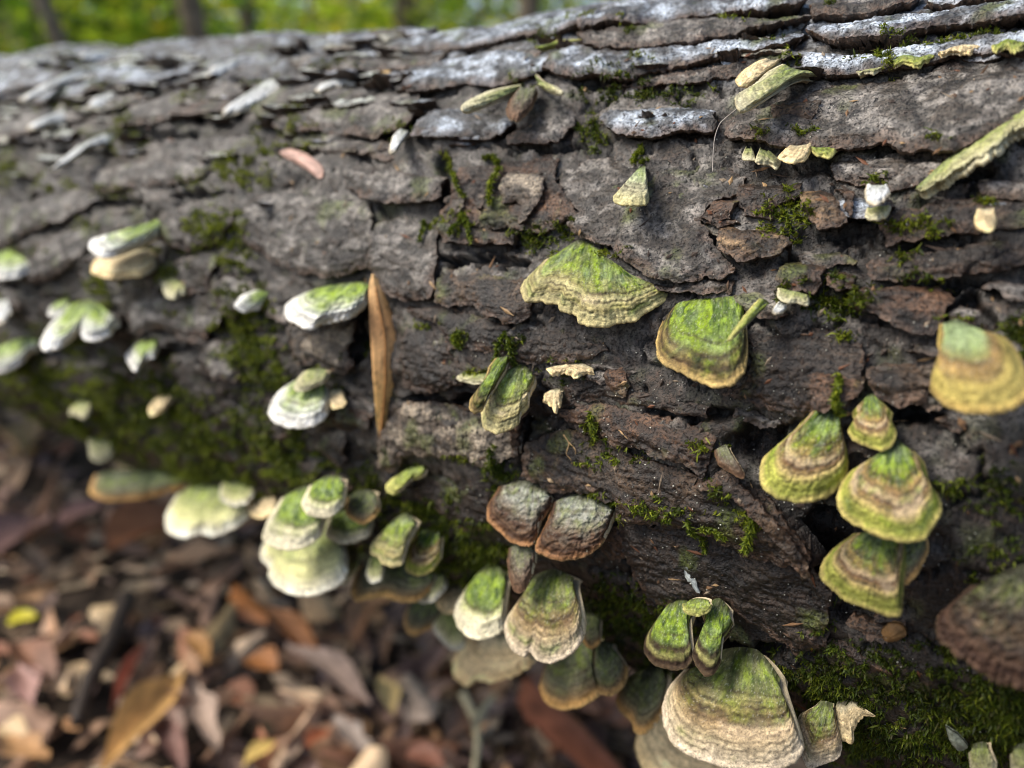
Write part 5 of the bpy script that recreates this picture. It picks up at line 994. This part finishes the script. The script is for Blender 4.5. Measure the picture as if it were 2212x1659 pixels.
# ------------------------------------------------------------------ woodland behind the log
def leafquads(P, size, colors, flat=.5):
    n = len(P); a = rng.normal(size=(n, 3)); a[:, 2] *= flat; a /= np.linalg.norm(a, axis=1)[:, None]; b = np.cross(a, rng.normal(size=(n, 3))); b /= np.linalg.norm(b, axis=1)[:, None]; s = size[:, None]
    V = np.stack([P-a*s, P+b*s*.45, P+a*s, P-b*s*.45], 1).reshape(-1, 3); i = np.arange(n)*4
    return V, np.stack([i, i+1, i+2, i+3], 1), np.repeat(colors, 4, 0)
GP = np.array([lin(c) for c in [(140,182,48),(182,206,56),(112,148,56),(214,218,64),(156,182,96),(236,222,80),(104,124,62),(184,174,120)]])
def gcol(n, wts): return GP[rng.choice(len(GP), n, p=np.array(wts)/sum(wts))]*rng.uniform(.7, 1.2, (n, 1))
def crown_pts(n, rad, hgt, clumps):
    c = rng.normal(size=(clumps, 3)); c /= np.linalg.norm(c, axis=1)[:, None]; c *= rng.uniform(.3, 1, (clumps, 1))**.5*np.array([rad, rad, hgt]); k = rng.integers(0, clumps, n)
    return c[k]+rng.normal(size=(n, 3))*np.array([rad, rad, hgt])*.22
def dirpix(px, dist):
    v = rays(np.array([[px/S, 60/S]]))[0]; v = v/np.hypot(v[0], v[1]); p = CAM+v*dist; return p[0], p[1]
def trunk_line(x, y, h, lean, sd):
    t = np.linspace(0, 1, 14); P = np.stack([x+lean*h*t+.06*h*.2*n2(t*3, t*0, sd), y+.05*h*n2(t*2, t*0, sd+3), -.1+h*t], 1); P[:, 2] += ground_z(np.array([x]), np.array([y]))[0]; return P
def tree(px, dist, r, h, lean, label, cw, sd, crad=1.4):
    x, y = dirpix(px, dist); P = trunk_line(x, y, h, lean, sd); b = P[0]+np.array([0, 0, .1]); o = empty('tree', b); tag(o, label, 'tree', 'trees in the wood behind the log')
    tube('trunk', P, r, TRUNKM, o, lin((90,74,60)), b, 10, np.linspace(r*1.15, r*.35, 14), .15)
    for k in range(4):
        i = 8+k; a = rng.random()*6.28; q = P[i]; E_ = q+np.array([math.cos(a), math.sin(a), .7])*crad*.7; tt = np.linspace(0, 1, 8)[:, None]; tube('limb', q*(1-tt)+E_*tt+np.array([0, 0, .12])*np.sin(tt*3.1), r*.3, TRUNKM, o, lin((90,74,60)), b, 6, np.linspace(r*.35, r*.08, 8))
    n = 1100; C_ = crown_pts(n, crad, h*.28, 26)+P[-3]; V, Q, C = leafquads(C_, rng.uniform(.04, .09, n), gcol(n, cw)); obj('crown', V, [Q], GREEN, o, C, b, False)
def shrub(px, dist, rad, hgt, label, cw, sd, leaf=.035, n=1500):
    x, y = dirpix(px, dist); z = ground_z(np.array([x]), np.array([y]))[0]; b = np.array([x, y, z]); o = empty('shrub', b); tag(o, label, 'shrub', 'shrubs in the wood behind the log')
    for k in range(6):
        a = rng.random()*6.28; tt = np.linspace(0, 1, 9)[:, None]; E_ = b+np.array([math.cos(a)*rad*.6, math.sin(a)*rad*.6, hgt*rng.uniform(.8, 1.2)]); tube('stem', b*(1-tt)+E_*tt+np.array([.1*rng.normal(), .1*rng.normal(), 0])*np.sin(tt*3.1), .012, TRUNKM, o, lin((80,66,50)), b, 6, np.linspace(.016, .004, 9))
    C_ = crown_pts(n, rad, hgt*.5, 22)+b+np.array([0, 0, hgt*.62]); C_[:, 2] = np.maximum(C_[:, 2], z+.05); V, Q, C = leafquads(C_, rng.uniform(.6, 1.3, n)*leaf, gcol(n, cw)); obj('foliage', V, [Q], GREEN, o, C, b, False)
G1 = [3,3,2,2,1,.3,1.5,.5]; G2 = [2,3,1,3,1,1.5,.5,.5]; G3 = [1,1,2,.5,2,.3,2,3]
for a in [
 (150, 2.3, .02, 6.5, -.2, 'slender dark tree leaning left behind the left crown of the log', G1, 1),
 (222, 2.5, .03, 7, -.09, 'thicker brown tree rising behind the bleached winged flake', G1, 2),
 (250, 2.9, .026, 7, .05, 'thin grey brown tree left of the yellow green saplings', G1, 3),
 (532, 2.6, .034, 7, .01, 'dark upright tree just left of where the log leaves the picture', G3, 4),
 (415, 3.4, .04, 8, .02, 'grey tree far back in the olive part of the wood', G3, 5),
 (20, 7.0, .14, 9, .05, 'stout tree at the far left of the wood', G1, 6),
 (700, 6.0, .16, 10, 0, 'stout tree hidden behind the crown of the log', G3, 7),
 (-160, 5.5, .14, 9, .05, 'mossy tree beyond the left margin', G1, 8)]: tree(*a)
for a in [
 (10, 2.7, .42, .95, 'leafy bright green shrub nearest the left margin', G1, 1), (60, 3.4, .5, 1.1, 'yellow dotted shrub behind the far left of the log', G2, 2), (130, 3.0, .45, 1.0, 'green shrub around the slender leaning tree', G1, 3),
 (205, 3.8, .5, 1.1, 'fresh green shrub with yellow leaves behind the winged flake', G2, 4), (275, 4.2, .55, 1.2, 'lime coloured shrub left of the tall saplings', G2, 5), (352, 3.3, .32, 1.2, 'tall narrow yellow green sapling bush in the middle', G2, 6),
 (430, 5.5, .8, 1.2, 'olive brown thicket at the middle of the skyline', G3, 7), (490, 3.6, .3, 1.1, 'small vivid green bush beside the dark upright tree', G1, 8), (590, 4.5, .6, 1.2, 'dull olive bush right of the dark upright tree', G3, 9), (-90, 3.6, .6, 1.1, 'green bush beyond the left margin', G1, 10), (760, 4.5, .8, 1.2, 'olive bush hidden behind the log', G3, 11)]: shrub(*a)
def far_wood():
    n = 13000; a = rng.uniform(-1.25, 1.25, n); d = rng.uniform(8.5, 15, n); X, Y = d*np.sin(a), d*np.cos(a); Zz = rng.random(n)**1.3*5.2
    k = f2(X*.45, Zz*.6+Y*.2, 3, 3) > -.3; P = np.stack([X, Y, Zz], 1)[k]; m = len(P); s = f2(P[:, 0]*.3, P[:, 2]*.4, 7, 3); C = np.where((s > .0)[:, None], gcol(m, G1), gcol(m, G3))
    V, Q, C = leafquads(P, rng.uniform(.12, .26, m), C); o = obj('far_woodland', V, [Q], GREEN, None, C, np.zeros(3), False); tag(o, 'distant green and olive woodland closing the view', 'woodland', None, 'stuff')
far_wood()
